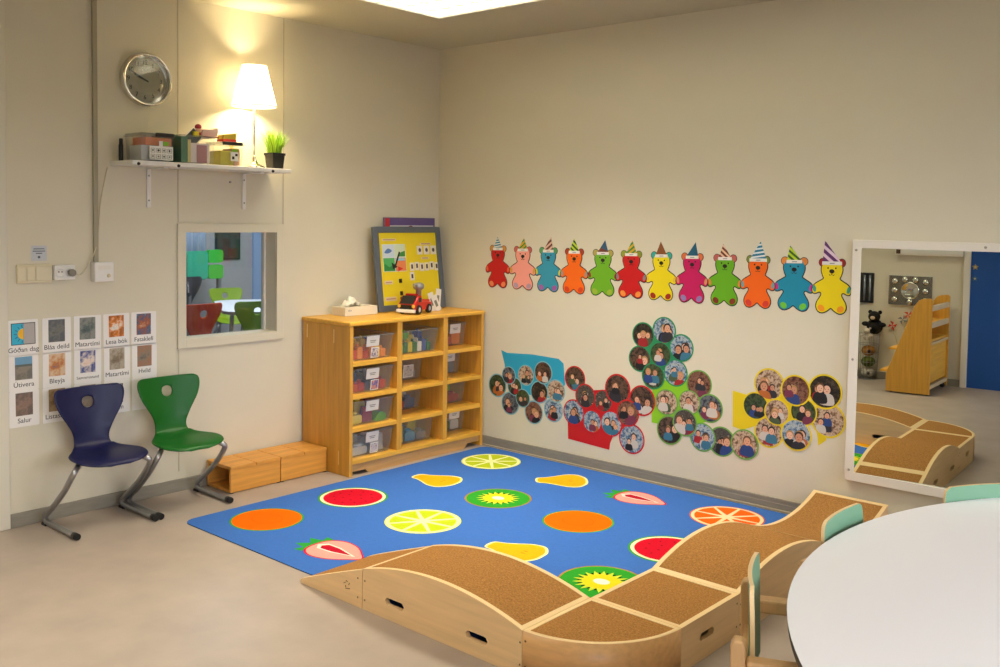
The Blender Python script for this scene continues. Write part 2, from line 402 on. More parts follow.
# ------------------------------------------------------------------ shelf
SZ = 1.645
t = thing('wall_shelf', 'white wall shelf on two brackets, holding boxes and the lamp', 'shelf', (0, -1.75, SZ), LEFT)
MB().box((-.43, -.22, -.021), (.447, 0, 0), WHITEG).build('board', t, bevel=.004)
for x in (-.235, .30):
    bb = MB().box((x-.011, -.008, -.215), (x+.011, 0, -.021), WHITEG).box((x-.011, -.17, -.029), (x+.011, -.008, -.021), WHITEG)
    o = bb.build('bracket', t, bevel=.002)
    q = MB()
    for z in (-.06, -.18): q.lathe([(0, -.0105), (.004, -.010), (.005, -.008)], STEEL, c=(x, 0, z), n=10, axis='y')
    q.build('screws', o)
for x in (-.40, -.20, .33):
    MB().lathe([(0, -.226), (.006, -.226), (.008, -.220)], BLACK, c=(x, 0, -.016), n=12, axis='y').build('peg', t)
def clearbox(name, label, c, w, d, h, m=LGLASS, lid=None, group=None, rz=LEFT, taper=.92):
    """open clear box with lid; local x along the wall, front at -y"""
    t = thing(name, label, 'box', c, rz, group)
    k = taper; vs = []
    for s, z in ((k, 0), (1, h)): vs += [(-w/2*s, -d/2*s, z), (w/2*s, -d/2*s, z), (w/2*s, d/2*s, z), (-w/2*s, d/2*s, z)]
    MB().add(vs, [(0,1,2,3), (0,1,5,4), (1,2,6,5), (2,3,7,6), (3,0,4,7)], m).build('tub', t)
    r = MB()
    for a, c2 in (((-w/2-.005, -d/2-.005), (w/2+.005, -d/2+.004)), ((-w/2-.005, d/2-.004), (w/2+.005, d/2+.005)), ((-w/2-.005, -d/2+.004), (-w/2+.004, d/2-.004)), ((w/2-.004, -d/2+.004), (w/2+.005, d/2-.004))):
        r.box((a[0], a[1], h-.006), (c2[0], c2[1], h+.001), m)
    r.build('rim', t)
    return t
bx = SZ
# box with picture labels
t = clearbox('storage_box', 'clear lidded box with orange insert and white picture labels on the shelf', (.115, -2.040, bx), .165, .15, .122)
MB().box((-.07, -.055, .006), (.072, .055, .075), mat('blueish_white', '#cfd0d2', .6)).build('paper_stack', t)
MB().box((-.055, -.066, .076), (.075, .055, .112), mat('orange_insert', '#e07a3c', .6)).build('orange_insert', t)
MB().box((-.084, -.078, .123), (.084, .075, .131), LIDGL).build('lid', t, bevel=.003)
MB().box((-.012, -.088, .115), (.080, -.076, .134), BLACK).build('clip', t, bevel=.003)
lb = MB().box((-.042, -.0795, .008), (.076, -.0775, .072), PAPER).box((.006, -.0795, .072), (.024, -.0775, .096), PAPER).box((.026, -.0797, .076), (.054, -.0777, .094), P('#7db82a'))
random.seed(4)
for i in range(4):
    for j in range(2):
        x = -.036+i*.028; z = .014+j*.028
        lb.box((x, -.0802, z), (x+.020, -.0795, z+.0012), DARK).box((x, -.0802, z+.018), (x+.020, -.0795, z+.0192), DARK).box((x, -.0802, z), (x+.0012, -.0795, z+.0192), DARK).box((x+.019, -.0802, z), (x+.0202, -.0795, z+.0192), DARK)
        lb.prism(ell(x+.010, z+.01, .004+.002*random.random(), .003+.003*random.random(), 8), -.0802, -.0795, DARK)
lb.build('picture_label', t)
# black marker
t = thing('marker_pen', 'small black marker standing on the shelf end', 'pen', (.055, -2.150, bx))
MB().lathe([(0, 0), (.0095, 0), (.0105, .004), (.0105, .075), (.009, .08)], BLACK, n=16).build('barrel', t)
MB().lathe([(.0085, .08), (.0085, .103), (.007, .106), (0, .106)], mat('charcoal', '#26262a', .5), n=16).build('cap', t)
# big clear box
t = clearbox('storage_box', 'large clear open box with pink and yellow papers in the middle of the shelf', (.115, -1.835, bx), .185, .17, .135)
MB().box((-.084, -.075, .006), (-.050, .07, .128), mat('deep_green', '#0f6a3a', .5)).build('green_book', t)
MB().box((-.046, -.07, .006), (-.03, .07, .115), P('#d8c87a')).build('yellow_paper', t)
MB().box((-.03, -.07, .006), (.07, .0, .10), P('#e2d4d4')).build('white_sleeve', t)
MB().box((.0, -.072, .006), (.055, -.071, .092), P('#a86a74')).build('pink_card', t)
t = thing('green_folder', 'dark green folder leaning behind the large clear shelf box', 'folder', (.012, -1.915, bx), LEFT)
MB().prism([(-.045, 0), (.02, 0), (.08, .125), (.075, .147), (-.03, .142), (-.06, .138)], -.016, -.003, mat('deep_green', '#0f6a3a', .5)).build('cover', t, bevel=.002)
t = thing('photo_card', 'dark photo card tilted up out of the large shelf box', 'card', (.11, -1.815, bx+.128), 0, None, (R(0), R(45), LEFT))
MB().box((-.035, -.003, -.035), (.035, 0, .045), PAPER).build('card_edge', t)
MB().box((-.031, -.004, -.031), (.031, -.003, .041), mat('dark_photo', '#273229', .4)).build('print', t)
t = thing('rag_doll', 'small rag doll with red hair lying on the large shelf box', 'doll', (.10, -1.765, bx+.142), LEFT)
MB().prism(spline([(.0, -.004), (.07, -.006), (.085, .045), (.05, .038), (.0, .03)], 3), -.03, .01, mat('doll_cloth', '#cdb8b0', .9)).build('dress', t, bevel=.004)
MB().ball((-.015, -.01, .028), (.018, .016, .018), mat('doll_skin', '#e0b69a', .8)).build('face', t)
MB().ball((-.017, -.012, .045), (.016, .017, .014), mat('doll_hair', '#9a2d3a', .9)).ball((-.018, -.02, .01), (.012, .012, .01), mat('doll_hair', '')).build('hair', t)
MB().box((.0, -.05, -.006), (.075, -.0, -.001), P('#8d1f22')).build('base_strip', t)
t = thing('toy_block', 'yellow block on the large shelf box, between photo card and doll', 'block', (.10, -1.797, bx+.142), LEFT)
MB().box((-.017, -.03, -.006), (.012, 0, .02), P('#d3c01d')).build('body', t, bevel=.002)
# small yellow box
t = clearbox('storage_box', 'small clear box filled with yellow, black clip on its lid, beside the lamp', (.12, -1.640, bx), .140, .12, .110)
MB().box((-.056, -.052, .005), (.02, .052, .075), mat('yellow_fill', '#cfc215', .7)).build('yellow_filling', t, bevel=.004)
MB().box((.02, -.052, .005), (.056, .052, .09), mat('brown_fill', '#b98a6a', .7)).build('brown_filling', t, bevel=.004)
MB().box((-.07, -.062, .111), (.07, .06, .118), LIDGL).build('lid', t, bevel=.002)
MB().box((-.05, -.072, .103), (.06, -.06, .120), BLACK).build('clip', t, bevel=.003)
MB().box((-.005, -.0650, .025), (.04, -.063, .07), PAPER).box((.0, -.0656, .072), (.035, -.064, .084), P('#8abd2c')).box((.002, -.0656, .034), (.015, -.0650, .048), DARK).box((.02, -.0656, .05), (.034, -.0650, .062), DARK).build('picture_label', t)
t = thing('card_pack', 'yellow and red card pack on top of the small yellow box', 'box', (.12, -1.630, bx+.1185), LEFT)
MB().prism([(-.035, 0), (.04, 0), (.04, .018), (-.035, .016)], -.03, .03, P('#c8351c')).build('red_base', t, bevel=.001)
MB().prism([(-.035, .017), (.04, .019), (.043, .05), (-.03, .038)], -.028, .028, P('#c2ad2c')).build('yellow_top', t, bevel=.001)
t = thing('wooden_stick', 'yellow wooden stick standing behind the small yellow box', 'stick', (.06, -1.57, bx), LEFT)
MB().prism([(-.01, 0), (.008, 0), (.022, .165), (.004, .165)], -.004, 0, mat('stick_yellow', '#d9c04a', .6)).build('blade', t)
MB().box((.006, -.0045, .15), (.021, .0005, .166), P('#b89a2a')).build('tip', t)
# lamp
LX, LY = .122, -1.467
t = thing('table_lamp', 'lit table lamp with white shade and slim silver stem on the shelf', 'lamp', (LX, LY, bx))
MB().lathe([(0, 0), (.055, 0), (.056, .006), (.045, .012), (.025, .022), (.014, .035), (.009, .055), (.006, .065)], CHROME, n=40).build('base', t)
MB().tube([(0, 0, .06), (0, 0, .34)], .0055, CHROME, 14).build('stem', t)
sm = bpy.data.materials.new('shade_fabric'); sm.use_nodes = True; nt = sm.node_tree; nt.nodes.remove(nt.nodes['Principled BSDF'])
d = nt.nodes.new('ShaderNodeBsdfDiffuse'); d.inputs[0].default_value = (.9, .86, .76, 1)
tr = nt.nodes.new('ShaderNodeBsdfTranslucent'); tr.inputs[0].default_value = (.98, .93, .80, 1)
mx = nt.nodes.new('ShaderNodeMixShader'); mx.inputs[0].default_value = .8
nt.links.new(d.outputs[0], mx.inputs[1]); nt.links.new(tr.outputs[0], mx.inputs[2]); nt.links.new(mx.outputs[0], nt.nodes['Material Output'].inputs[0])
sh = MB().lathe([(.112, .318), (.061, .525)], sm, n=48)
sh.f = [f for f in sh.f if len(f) == 4]; sh.mi = sh.mi[:len(sh.f)]; sh.sm = sh.sm[:len(sh.f)]
sh = sh.build('lamp_shade', t)
for r_, z in ((.1125, .318), (.0615, .525)):
    MB().tube([(r_*math.cos(2*PI*k/48), r_*math.sin(2*PI*k/48), z) for k in range(49)], .0028, mat('shade_trim', '#efe7d4', .8), 8, False).build('trim_ring', sh)
q = MB()
for k in range(3): q.tube([(.0, 0, .335), (.060*math.cos(2.1*k), .060*math.sin(2.1*k), .52)], .0018, STEEL, 6)
q.build('shade_holder', t)
MB().lathe([(.012, .34), (.013, .37), (0.012, .375)], WHITE, n=16).build('socket', t)
bulb = MB().ball((0, 0, .405), (.024, .024, .03), mat('bulb_glow', '#fff0cf', .5, emit='#ffdf9e', estr=30)).build('bulb', t)
# plant
t = thing('potted_grass', 'green grass plant in a black square pot at the shelf end', 'plant', (.125, -1.342, bx), LEFT)
MB().add([(sx*.030, sy*.030, 0) for sx, sy in ((-1,-1),(1,-1),(1,1),(-1,1))]+[(sx*.038, sy*.038, .082) for sx, sy in ((-1,-1),(1,-1),(1,1),(-1,1))], [(0,1,2,3),(0,1,5,4),(1,2,6,5),(2,3,7,6),(3,0,4,7)], mat('pot_black', '#14130f', .5)).box((-.040, -.040, .072), (.040, -.036, .084), mat('pot_black', '')).box((-.040, .036, .072), (.040, .040, .084), mat('pot_black', '')).box((-.040, -.036, .072), (-.036, .036, .084), mat('pot_black', '')).box((.036, -.036, .072), (.040, .036, .084), mat('pot_black', '')).build('pot', t)
MB().box((-.035, -.035, .066), (.035, .035, .074), mat('soil', '#2b2016', .9)).build('soil', t)
random.seed(7); b = MB()
g1 = [mat('grass_%d' % i, c, .6) for i, c in enumerate(('#8fc21c', '#aed62c', '#6fa018', '#c6e24a'))]
for k in range(320):
    a = random.random()*2*PI; r0 = .033*math.sqrt(random.random()); x, y = r0*math.cos(a), r0*math.sin(a)
    h = .085+.05*random.random(); lean = (.015+.075*random.random())*(r0/.033)
    a2 = a+random.uniform(-.5, .5); w = .003; px, py = -math.sin(a2)*w, math.cos(a2)*w
    pts = []
    for s in (0, .4, .75, 1):
        cx = x+math.cos(a2)*lean*s**1.6; cy = y+math.sin(a2)*lean*s**1.6; cz = .072+h*s; ww = 1-s*.92
        cy = min(cy, .11)
        pts += [(cx-px*ww, cy-py*ww, cz), (cx+px*ww, cy+py*ww, cz)]
    b.add(pts, [(0,1,3,2), (2,3,5,4), (4,5,7,6)], random.choice(g1))
b.build('foliage', t)

# ------------------------------------------------------------------ sockets, duct, cable, note
t = thing('switch_panel', 'long beige switch panel below the small wall note', 'switch', (0, -2.53, 1.126), LEFT)
MB().box((-.077, -.010, -.042), (.077, 0, .042), BEIGE).build('frame_plate', t, bevel=.003)
for x in (-.056, -.017, .040):
    w = .017 if x < .03 else .036
    MB().box((x-w, -.014, -.031), (x+w, -.010, .031), mat('rocker', '#ddd3b4', .35)).build('rocker', t, bevel=.002)
t = thing('wall_socket', 'white double socket beside the switch panel', 'socket', (0, -2.405, 1.128), LEFT)
MB().box((-.047, -.032, -.034), (.047, 0, .034), WHITEG).build('housing', t, bevel=.004)
for x in (-.022, .02):
    q = MB().lathe([(.0, -.0325), (.018, -.0325), (.019, -.035), (.021, -.032)], WHITEG, c=(x, 0, 0), n=24, axis='y')
    for dx in (-.007, .007): q.lathe([(0, -.0345), (.003, -.0345), (.003, -.033)], DARK, c=(x+dx, 0, .004), n=10, axis='y')
    q.build('outlet', t)
t = thing('power_plug', 'grey plug and pale cable from the socket up to the shelf', 'plug', (0, -2.366, 1.127), LEFT)
MB().lathe([(0, -.055), (.014, -.055), (.017, -.048), (.017, -.0355)], mat('plug_grey', '#8a8478', .5), c=(-.012, 0, 0), n=20, axis='y').build('plug_body', t)
cab = [(0, -.05, .0), (.018, -.045, -.012), (.045, -.03, .0), (.08, -.02, .045), (.11, -.014, .105), (.128, -.010, .2), (.137, -.007, .3), (.155, -.006, .40), (.175, -.006, .49)]
MB().tube(spline(cab, 5, False), .0028, mat('cable_white', '#cfc7ac', .5), 8).build('cable', t)
tag(MB().box((0, -2.262, 1.172), (.016, -2.241, H), mat('duct_grey', '#a39d88', .6)).build('cable_duct', bevel=.002), 'thin grey cable duct running up the wall to the ceiling', 'duct')
t = thing('thermostat', 'square white box under the grey cable duct', 'switch', (0, -2.228, 1.126), LEFT)
MB().box((-.046, -.045, -.046), (.046, 0, .046), WHITEG).build('housing', t, bevel=.005)
MB().box((-.030, -.047, .012), (.030, -.045, .030), WHITE).build('cover_slot', t, bevel=.001)
MB().lathe([(0, -.05), (.008, -.05), (.009, -.045)], BEIGE, c=(.02, 0, -.018), n=16, axis='y').build('knob', t)
t = thing('wall_note', 'small pale paper note above the switch panel', 'note', (0, -2.507, 1.182), LEFT)
MB().box((-.034, -.0012, 0), (.034, 0, .068), mat('note_paper', '#c3c8cf', .6)).build('sheet', t)
q = MB()
for i, w in enumerate((.024, .027, .014)): q.box((-w, -.0016, .052-i*.010), (w, -.0012, .056-i*.010), mat('note_ink', '#5a6270', .6))
q.prism(ell(0, .017, .006, .006, 12), -.0016, -.0012, mat('note_ink', '')).build('print', t)
tag(MB().lathe([(0, .008), (.004, .008), (.006, 0)], STEEL, c=(0, -1.531, 1.572), n=10, axis='x').build('wall_screw'), 'small screw in the wall under the shelf', 'screw')

# ------------------------------------------------------------------ picture cards
cards = [
 ['Góðan dag', 'Bláa deild', 'Matartími', 'Lesa bók', 'Fataklefi'],
 ['Útivera', 'Bleyja', 'Samverustund', 'Matartími', 'Hvíld'],
 ['Salur', 'Listaskáli', 'Söngur', 'Heim', '']]
pals = [['', ['#3b3d40', '#75766f', '#555a60', '#99958a'], ['#24312f', '#5e6a68', '#8f9088', '#3f5566'], ['#7fa9b8', '#ece0d0', '#d9802d', '#8a4a1c', '#3b5a66'], ['#d8c6b0', '#a85a2a', '#3f5e80', '#e5e0d6']],
        [['#7d766c', '#8d8577', '#6d6a62', '#a39a8a'], ['#2c5f8f', '#c27a38', '#d8c0a0', '#c24a17'], ['#d8a78e', '#e8d8ca', '#2e4a8f', '#c98d4f'], ['#5a4d3e', '#8a7c66', '#b5ab98', '#39342c'], ['#30343a', '#8a8070', '#a8785a', '#2b4d80']],
        [['#7a6457', '#93796a', '#6b5c55', '#b8a89a'], ['#5a4430', '#8a6d50', '#a89070', '#3b3026'], ['#7a7f88', '#b0a090', '#504a48'], '', '']]
what = [['a sun and sky drawing', 'a grey doorway', 'a dim kitchen corner', 'an orange book scene', 'a cloakroom rack'],
        ['a grey playground under blue sky', 'an orange changing room', 'children sitting in blue', 'a brown dining table', 'a blue bedroom'],
        ['an empty brown hall', 'a brown studio, half behind the blue chair', 'its print behind the blue chair', 'a black line pictogram', 'no print in view, beside the green chair']]
cy = [-2.577, -2.433, -2.289, -2.149, -2.011]; cz = [.925, .769, .608]
for r in range(3):
    for c in range(5):
        nm = cards[r][c]
        if r == 0 and c == 2: lab = 'white wall card reading Matartími with a dim kitchen photo, top row'
        elif r == 1 and c == 3: lab = 'white wall card reading Matartími with a brown dining photo, middle row'
        elif nm in ('Söngur', 'Heim', '', 'Listaskáli'): lab = 'white wall card with ' + what[r][c]
        else: lab = 'white wall card reading %s with %s' % (nm, what[r][c])
        t = thing('picture_card', lab, 'card', (0, cy[c]+random.uniform(-.002, .002), cz[r]-.163), 0, 'picture cards on the wall behind the chairs', (0, R(random.uniform(-.6, .6)), LEFT))
        MB().prism(rrect(-.0645, 0, .0645, .161, .005, 3), -.0015, 0, mat('card_white', '#efece8', .35), side=mat('card_edge', '#9c9890', .5)).build('card_sheet', t)
        if r == 0 and c == 0:
            q = MB().box((-.052, -.002, .05), (.052, -.0015, .147), DARK).box((-.049, -.0026, .053), (0, -.002, .144), P('#35b4d6')).box((.001, -.0026, .053), (.049, -.002, .144), P('#b3aeac'))
            q.build('drawing', t)
            s = MB().prism([(0, .122)]+[(0+.024*math.cos(R(90+180*k/16)), .098+.024*math.sin(R(90+180*k/16))) for k in range(17)], -.0032, -.0026, P('#f0b81e'))
            for k in range(7):
                a = R(100+160*k/6); p0 = (.028*math.cos(a), .098+.028*math.sin(a)); p1 = (.040*math.cos(a), .098+.040*math.sin(a)); nx, nz = -math.sin(a)*.001, math.cos(a)*.001
                s.prism([(p0[0]+nx, p0[1]+nz), (p1[0]+nx, p1[1]+nz), (p1[0]-nx, p1[1]-nz), (p0[0]-nx, p0[1]-nz)], -.0032, -.0026, DARK)
            s.build('sun', t)
        elif pals[r][c]:
            pm = photo_mat('card_photo_%d%d' % (r, c), pals[r][c], 15)
            pw = .037 if r != 1 or c != 2 else .036
            q = MB().box((-pw, -.002, .05), (pw, -.0015, .152), pm)
            if r == 1 and c == 0: q.box((-pw, -.0023, .115), (pw, -.002, .152), P('#6f9fc0')).box((-pw, -.0025, .108), (pw, -.0023, .118), P('#5f6b66'))
            q.build('photo', t)
        if r == 2 and c == 3:
            q = MB()
            for a, d2 in (((-.03, .05), (.03, .054)), ((-.03, .05), (-.026, .14)), ((.026, .05), (.03, .14)), ((-.03, .09), (.03, .094)), ((-.03, .136), (.03, .14)), ((-.002, .094), (.002, .136)), ((-.015, .112), (.015, .116))):
                q.box((a[0], -.002, a[1]), (d2[0], -.0015, d2[1]), DARK)
            q.build('pictogram', t)
        if nm:
            small = len(nm) > 10
            text('caption', nm, .0185 if small else .030, mat('caption_ink', '#383634', .6), t, (0, -.0017, .027))

# ------------------------------------------------------------------ low wooden blocks
for i, lab in enumerate(('low hollow wooden block with open end beside the green chair', 'low hollow wooden block against the side of the wooden cabinet')):
    y0 = -1.682+.303*i
    t = thing('hollow_block', lab, 'block', (.13, y0+.151, 0), 0)
    W = wood('block_y', '#d99a44', 'y', .45, .16)
    MB().box((.092, -.149, .004), (.108, .149, .120), W).build('side_board', t, bevel=.002)
    MB().box((-.108, -.149, .004), (-.092, .149, .120), W).build('side_board', t, bevel=.002)
    for k in range(2): MB().box((-.111, -.1495+.1515*k, .120), (.111, -.0025+.1515*k, .136), W).build('top_board', t, bevel=.002)
    MB().box((-.092, -.149, .004), (.092, .149, .018), W).build('bottom_board', t)
    q = MB()
    for sx in (-.1, .1):
        for sy in (-.14, .14): q.box((sx-.008, sy-.008, 0), (sx+.008, sy+.008, .004), BLACK)
    q.build('feet', t)

# ------------------------------------------------------------------ cabinet
CX, CT = .423, .838
cab = thing('storage_cabinet', 'wooden cabinet of twelve open compartments in the room corner', 'cabinet', (.02, -.53, 0))
ox = lambda x: x-.02
oy = lambda y: y+.53
def cb(name, a, b2, m, par=cab, bev=.003):
    return MB().box((ox(a[0]), oy(a[1]), a[2]), (ox(b2[0]), oy(b2[1]), b2[2]), m).build(name, par, bevel=bev)
YL, YR = -1.072, -.0135
side = cb('side_panel', (.0135, YL, 0), (CX, YL+.025, .815), OAKZ)
for x, z in ((.05, .80), (.285, .79), (.33, .13)):
    MB().box((ox(x), oy(YL-.0008), z-.075), (ox(x+.006), oy(YL+.001), z), mat('inlay', '#f1cf86', .4)).build('inlay', side)
cb('side_panel', (.0135, YR-.022, 0), (CX, YR, .815), OAKZ)
cb('top_panel', (.004, YL-.004, .815), (CX+.006, YR+.002, CT), OAKY, bev=.006)
cb('back_panel', (.022, YL+.025, .06), (.03, YR-.022, .815), OAKZ)
D1, D2 = (-.727, -.690), (-.362, -.326)
for d_ in (D1, D2): cb('divider', (.03, d_[0], .088), (CX-.002, d_[1], .815), OAKZ)
cols = [(YL+.025, D1[0]), (D1[1], D2[0]), (D2[1], YR-.022)]
SH = [(.595, .618), (.416, .439), (.238, .262)]
for y0, y1 in cols:
    for z0, z1 in SH: cb('shelf_board', (.03, y0, z0), (CX-.004, y1, z1), OAKY, bev=.002)
cb('bottom_panel', (.03, YL+.025, .064), (CX, YR-.022, .088), OAKY)
# plinth with notched ends
yy0, yy1 = oy(YL+.025), oy(YR-.022)
pl = [(yy0, .064), (yy1, .064), (yy1, .03)] + [(yy1-.01, .03), (yy1-.10, .028), (yy1-.13, .0), (yy0+.12, .0), (yy0+.10, .022), (yy0, .022)]
MB().prism(pl, ox(CX-.03), ox(CX-.012), wood('plinth_wood', '#c79b62', 'y'), 'yz').build('plinth', cab)
text('engraving', '~', .02, mat('burn_mark', '#8a6235', .6), cab, (ox(CX-.0118), oy(-.545), .035), rot=(R(90), 0, R(90)))

# bins and what is in them
rowz = [.618, .439, .262, .088]
rown = ['top row', 'second row', 'third row', 'bottom row']; coln = ['column by the blocks', 'middle column', 'column by the corner']
frontx = [[.408, .408, .408, .408], [.395, .262, .258, .36], [.31, .265, .31, .31]]
short = [['by the blocks', 'in the middle', 'by the corner wall']]
cont = {  # (col,row): list of colour name, hex, shape
 (0,0): [('red', '#c42a1a', 'b')]*3+[('orange', '#e8861c', 'b')]*4+[('blue', '#4a4a9a', 'b')]*2+[('yellow', '#e0b818', 'b')]*3,
 (0,1): [('red', '#b3231c', 'b')]*4+[('grey', '#4b4850', 'b')]*3+[('blue', '#2f5a9a', 'b')]*2,
 (0,2): [('green', '#3f8f2c', 'p')]*2+[('red', '#8f2a44', 'k')]*2+[('yellow', '#d8c240', 'b')]*2,
 (0,3): [('grey', '#a5a6a5', 'k')]*2+[('white', '#c8c8c4', 'b')]*2,
 (1,0): [('green', '#5fae1e', 'b')]*5+[('dark green', '#14692e', 'b')]*3+[('blue', '#3c4f8f', 'b')]*2+[('white', '#dcd6cc', 'b')]*2+[('yellow', '#d6b91f', 'b')]*2,
 (1,1): [('wooden', '#b9752c', 'k')]*2+[('grey', '#8a857c', 'b')]*2,
 (1,2): [('blue', '#4a5c78', 'b')]*2+[('red', '#a8242a', 'b')]*2+[('white', '#bdb7ae', 'b')]*2,
 (1,3): [('blue', '#2c7fae', 'b')]*2+[('yellow', '#b9a03c', 'k')]*2+[('grey', '#6f7480', 'b')]*2,
 (2,0): [('orange', '#d9701c', 'b')]*4+[('red', '#b23a24', 'b')]*2,
 (2,1): [('blue', '#2540a0', 'b')]*2+[('grey', '#7b7d80', 'b')]*2,
 (2,2): [('green', '#6f9a2a', 'b')]*2+[('red', '#9a4038', 'b')]*2,
 (2,3): [('red', '#a8554c', 'b')]*2+[('green', '#47683c', 'b')]*2+[('white', '#c8c4bc', 'b')]*2}
binlab = {(0,0): 1, (0,1): 1, (0,2): 1, (0,3): 1, (2,0): 1, (2,1): 1, (2,3): 1}
random.seed(11)
WORDL = mat('label_card', '#d9d3cc', .4)
for c in range(3):
    for r in range(4):
        y0, y1 = cols[c]; w = (y1-y0)-.03; d = frontx[c][r]-.06 if frontx[c][r] > .3 else frontx[c][r]-.05
        h = .135 if c < 2 else .138
        fx = frontx[c][r]; zz = rowz[r]+.0015
        where = '%s, %s of the cabinet' % (rown[r], coln[c])
        t = clearbox('toy_bin', 'clear plastic toy bin, '+where, (fx-d/2-.006, (y0+y1)/2, zz), w, d, h, group='clear toy bins in the cabinet', taper=.9)
        fy = -d/2
        sl = .05*d/h   # front wall leans in towards the bottom
        Mt = Matrix.Translation((0, fy, h)) @ Matrix.Rotation(math.atan2(.05*d, h), 4, 'X')
        if (c, r) in binlab:
            lx = -.005 if c == 0 else .035
            q = MB().box((lx-.045, -.0045, -.062), (lx+.045, -.0025, -.004), WORDL, M=Mt)
            for k in range(2): q.box((lx-.022+.004*k, -.005, -.032-.009*k), (lx+.022-.006*k, -.0044, -.028-.009*k), mat('label_ink', '#7a746c', .6), M=Mt)
            q.build('name_label', t)
        if c == 0 and r != 2 or (c, r) == (1, 1):
            pm = photo_mat('bin_photo_%d%d' % (c, r), [['#8f1a1c', '#d8d2cc', '#3a2e6a', '#b9423a'], ['#b02018', '#2f62b0', '#e08a2a', '#d8d8d8'], [], ['#7a1c2a', '#cfcfd4', '#2c4a80']][r] if c == 0 else ['#3a3834', '#c8c4bc', '#5a5650'], 60)
            s = (.0, -.128, .055, -.07) if c == 0 else (.01, -.118, .09, -.045)
            q = MB().box((s[0]-.012, -.0045, s[1]), (s[2]-.012, -.0028, s[3]), PAPER, M=Mt).box((s[0]-.008, -.005, s[1]+.004), (s[2]-.016, -.0044, s[3]-.004), pm, M=Mt)
            q.build('picture_label', t)
        # pieces, standing in rows on the bottom of the bin
        lst = cont[(c, r)][:]; random.shuffle(lst); n = len(lst)
        cells = [(i, j) for j in range(2) for i in range(math.ceil(n/2))]
        ncol = math.ceil(n/2); cw = (w*.86)/ncol
        for (i, j), (cn, hx, shp) in zip(cells, lst):
            lx = -w*.43+cw*(i+.5); ly = fy*.88+.045+.075*j
            sx = cw*.46; szz = random.uniform(.045, .072)*(1.45 if j else 1)
            t2 = thing('toy_piece', '%s toy piece in the bin, %s' % (cn, where), 'toy', (0,0,0), LEFT+random.uniform(-.05, .05), 'toy pieces in the bin of the %s, %s' % (rown[r], coln[c]))
            t2.location = (t.location.x-ly, t.location.y+lx, zz+.003)
            mt = mat('toy_'+hx[1:], hx, .5)
            if shp == 'k':
                szz = min(szz, .055)
                q = MB().prism([(-sx, 0), (sx, 0), (sx*.95, szz*1.7), (-sx*.6, szz*1.9)], -.015, .015, mt); q.build('body', t2, bevel=.003)
            elif shp == 'p':
                q = MB().prism(spline([(-sx, 0), (sx, 0), (sx*.9, szz*.6), (0, szz*.75), (-sx*.8, szz*.4)], 4), -.03, .03, mt); q.build('body', t2)
            else:
                q = MB().prism(rrect(-sx, 0, sx, szz, min(sx, szz)*.35, 3), -.025, .025, mt)
                q.build('body', t2, bevel=.002)
                mt2 = mat('toy_'+hx[1:], hx, .5)
                MB().lathe([(sx*.5, szz), (sx*.5, szz+.012), (sx*.3, szz+.016), (0, szz+.017)], mt2, n=12).build('stud', t2)

# on the cabinet
t = thing('tissue_box', 'white tissue box with a tissue pulled up, on the cabinet', 'tissue box', (.105, -.775, CT))
MB().box((-.06, -.12, 0), (.06, .12, .05), mat('tissue_carton', '#e6ddc8', .6)).build('carton', t, bevel=.002)
q = MB().prism(ell(-.085, .03, .012, .005, 14), .0600, .0606, mat('logo_grey', '#77747a', .5), 'yz')
q.prism(ell(-.085, .0295, .008, .003, 14), .0606, .0611, PAPER, 'yz'); q.build('printed_mark', t)
rows = []
random.seed(3)
for i in range(9):
    a = i/8; row = []
    for j in range(15):
        u = j/14*2-1; hgt = .05+(.055*(1-abs(u)**1.5))*(1-abs(a-.5)*1.3)+.008*math.sin(j*1.7+i)
        row.append(((a-.5)*.075+.008*math.sin(j*1.9), -.03+u*.062, max(.0505, hgt)))
    rows.append(row)
MB().grid(rows, mat('tissue', '#efe8d6', .9)).build('tissue_sheet', t, solid=.001)

# two framed boards leaning in the corner
GREYF = mat('frame_grey', '#59616c', .5)
t = thing('framed_board', 'framed board with purple band and red corner, behind the yellow board', 'board', (.022, -.282, CT), 0, None, (R(-1.2), 0, LEFT))
MB().box((-.20, -.018, 0), (.222, 0, .562), mat('back_frame', '#6a5a80', .5)).build('frame', t, bevel=.003)
q = MB().box((-.16, -.020, .42), (.205, -.018, .515), P('#d8d4dc')).box((-.165, -.020, .515), (.215, -.018, .556), P('#64508a')).box((-.198, -.021, .40), (-.165, -.018, .558), P('#c22a30'))
for x, rr, cc in ((-.05, .028, '#6a4a3a'), (.01, .034, '#8a3a2c'), (.07, .028, '#6a4a3a')):
    q.prism([(x+rr*math.cos(R(180*k/12)), .476+rr*1.1*math.sin(R(180*k/12))) for k in range(13)], -.0212, -.0200, P(cc))
q.build('printed_sheet', t)
BW, BH = .555, .505
t = thing('framed_board', 'grey framed yellow board leaning behind the red toy truck', 'board', (.120, -.338, CT+.003), 0, None, (R(-7.5), 0, LEFT))
b = MB()
fr_ = .04
b.box((-BW/2, -.02, 0), (-BW/2+fr_, 0, BH), GREYF).box((BW/2-fr_, -.02, 0), (BW/2, 0, BH), GREYF).box((-BW/2+fr_, -.02, 0), (BW/2-fr_, 0, .035), GREYF).box((-BW/2+fr_, -.02, BH-.035), (BW/2-fr_, 0, BH), GREYF)
b.build('frame', t, bevel=.003)
MB().box((-BW/2+fr_, -.013, .035), (BW/2-fr_, -.002, BH-.035), mat('board_yellow', '#e6d01a', .55)).build('yellow_panel', t)
TAG = P('#e2ddd2'); INK = P('#4a4038'); PINKI = P('#b0666a')
q = MB()
q.box((-.215, -.0145, .235), (-.03, -.013, .40), P('#d6e2e0'))
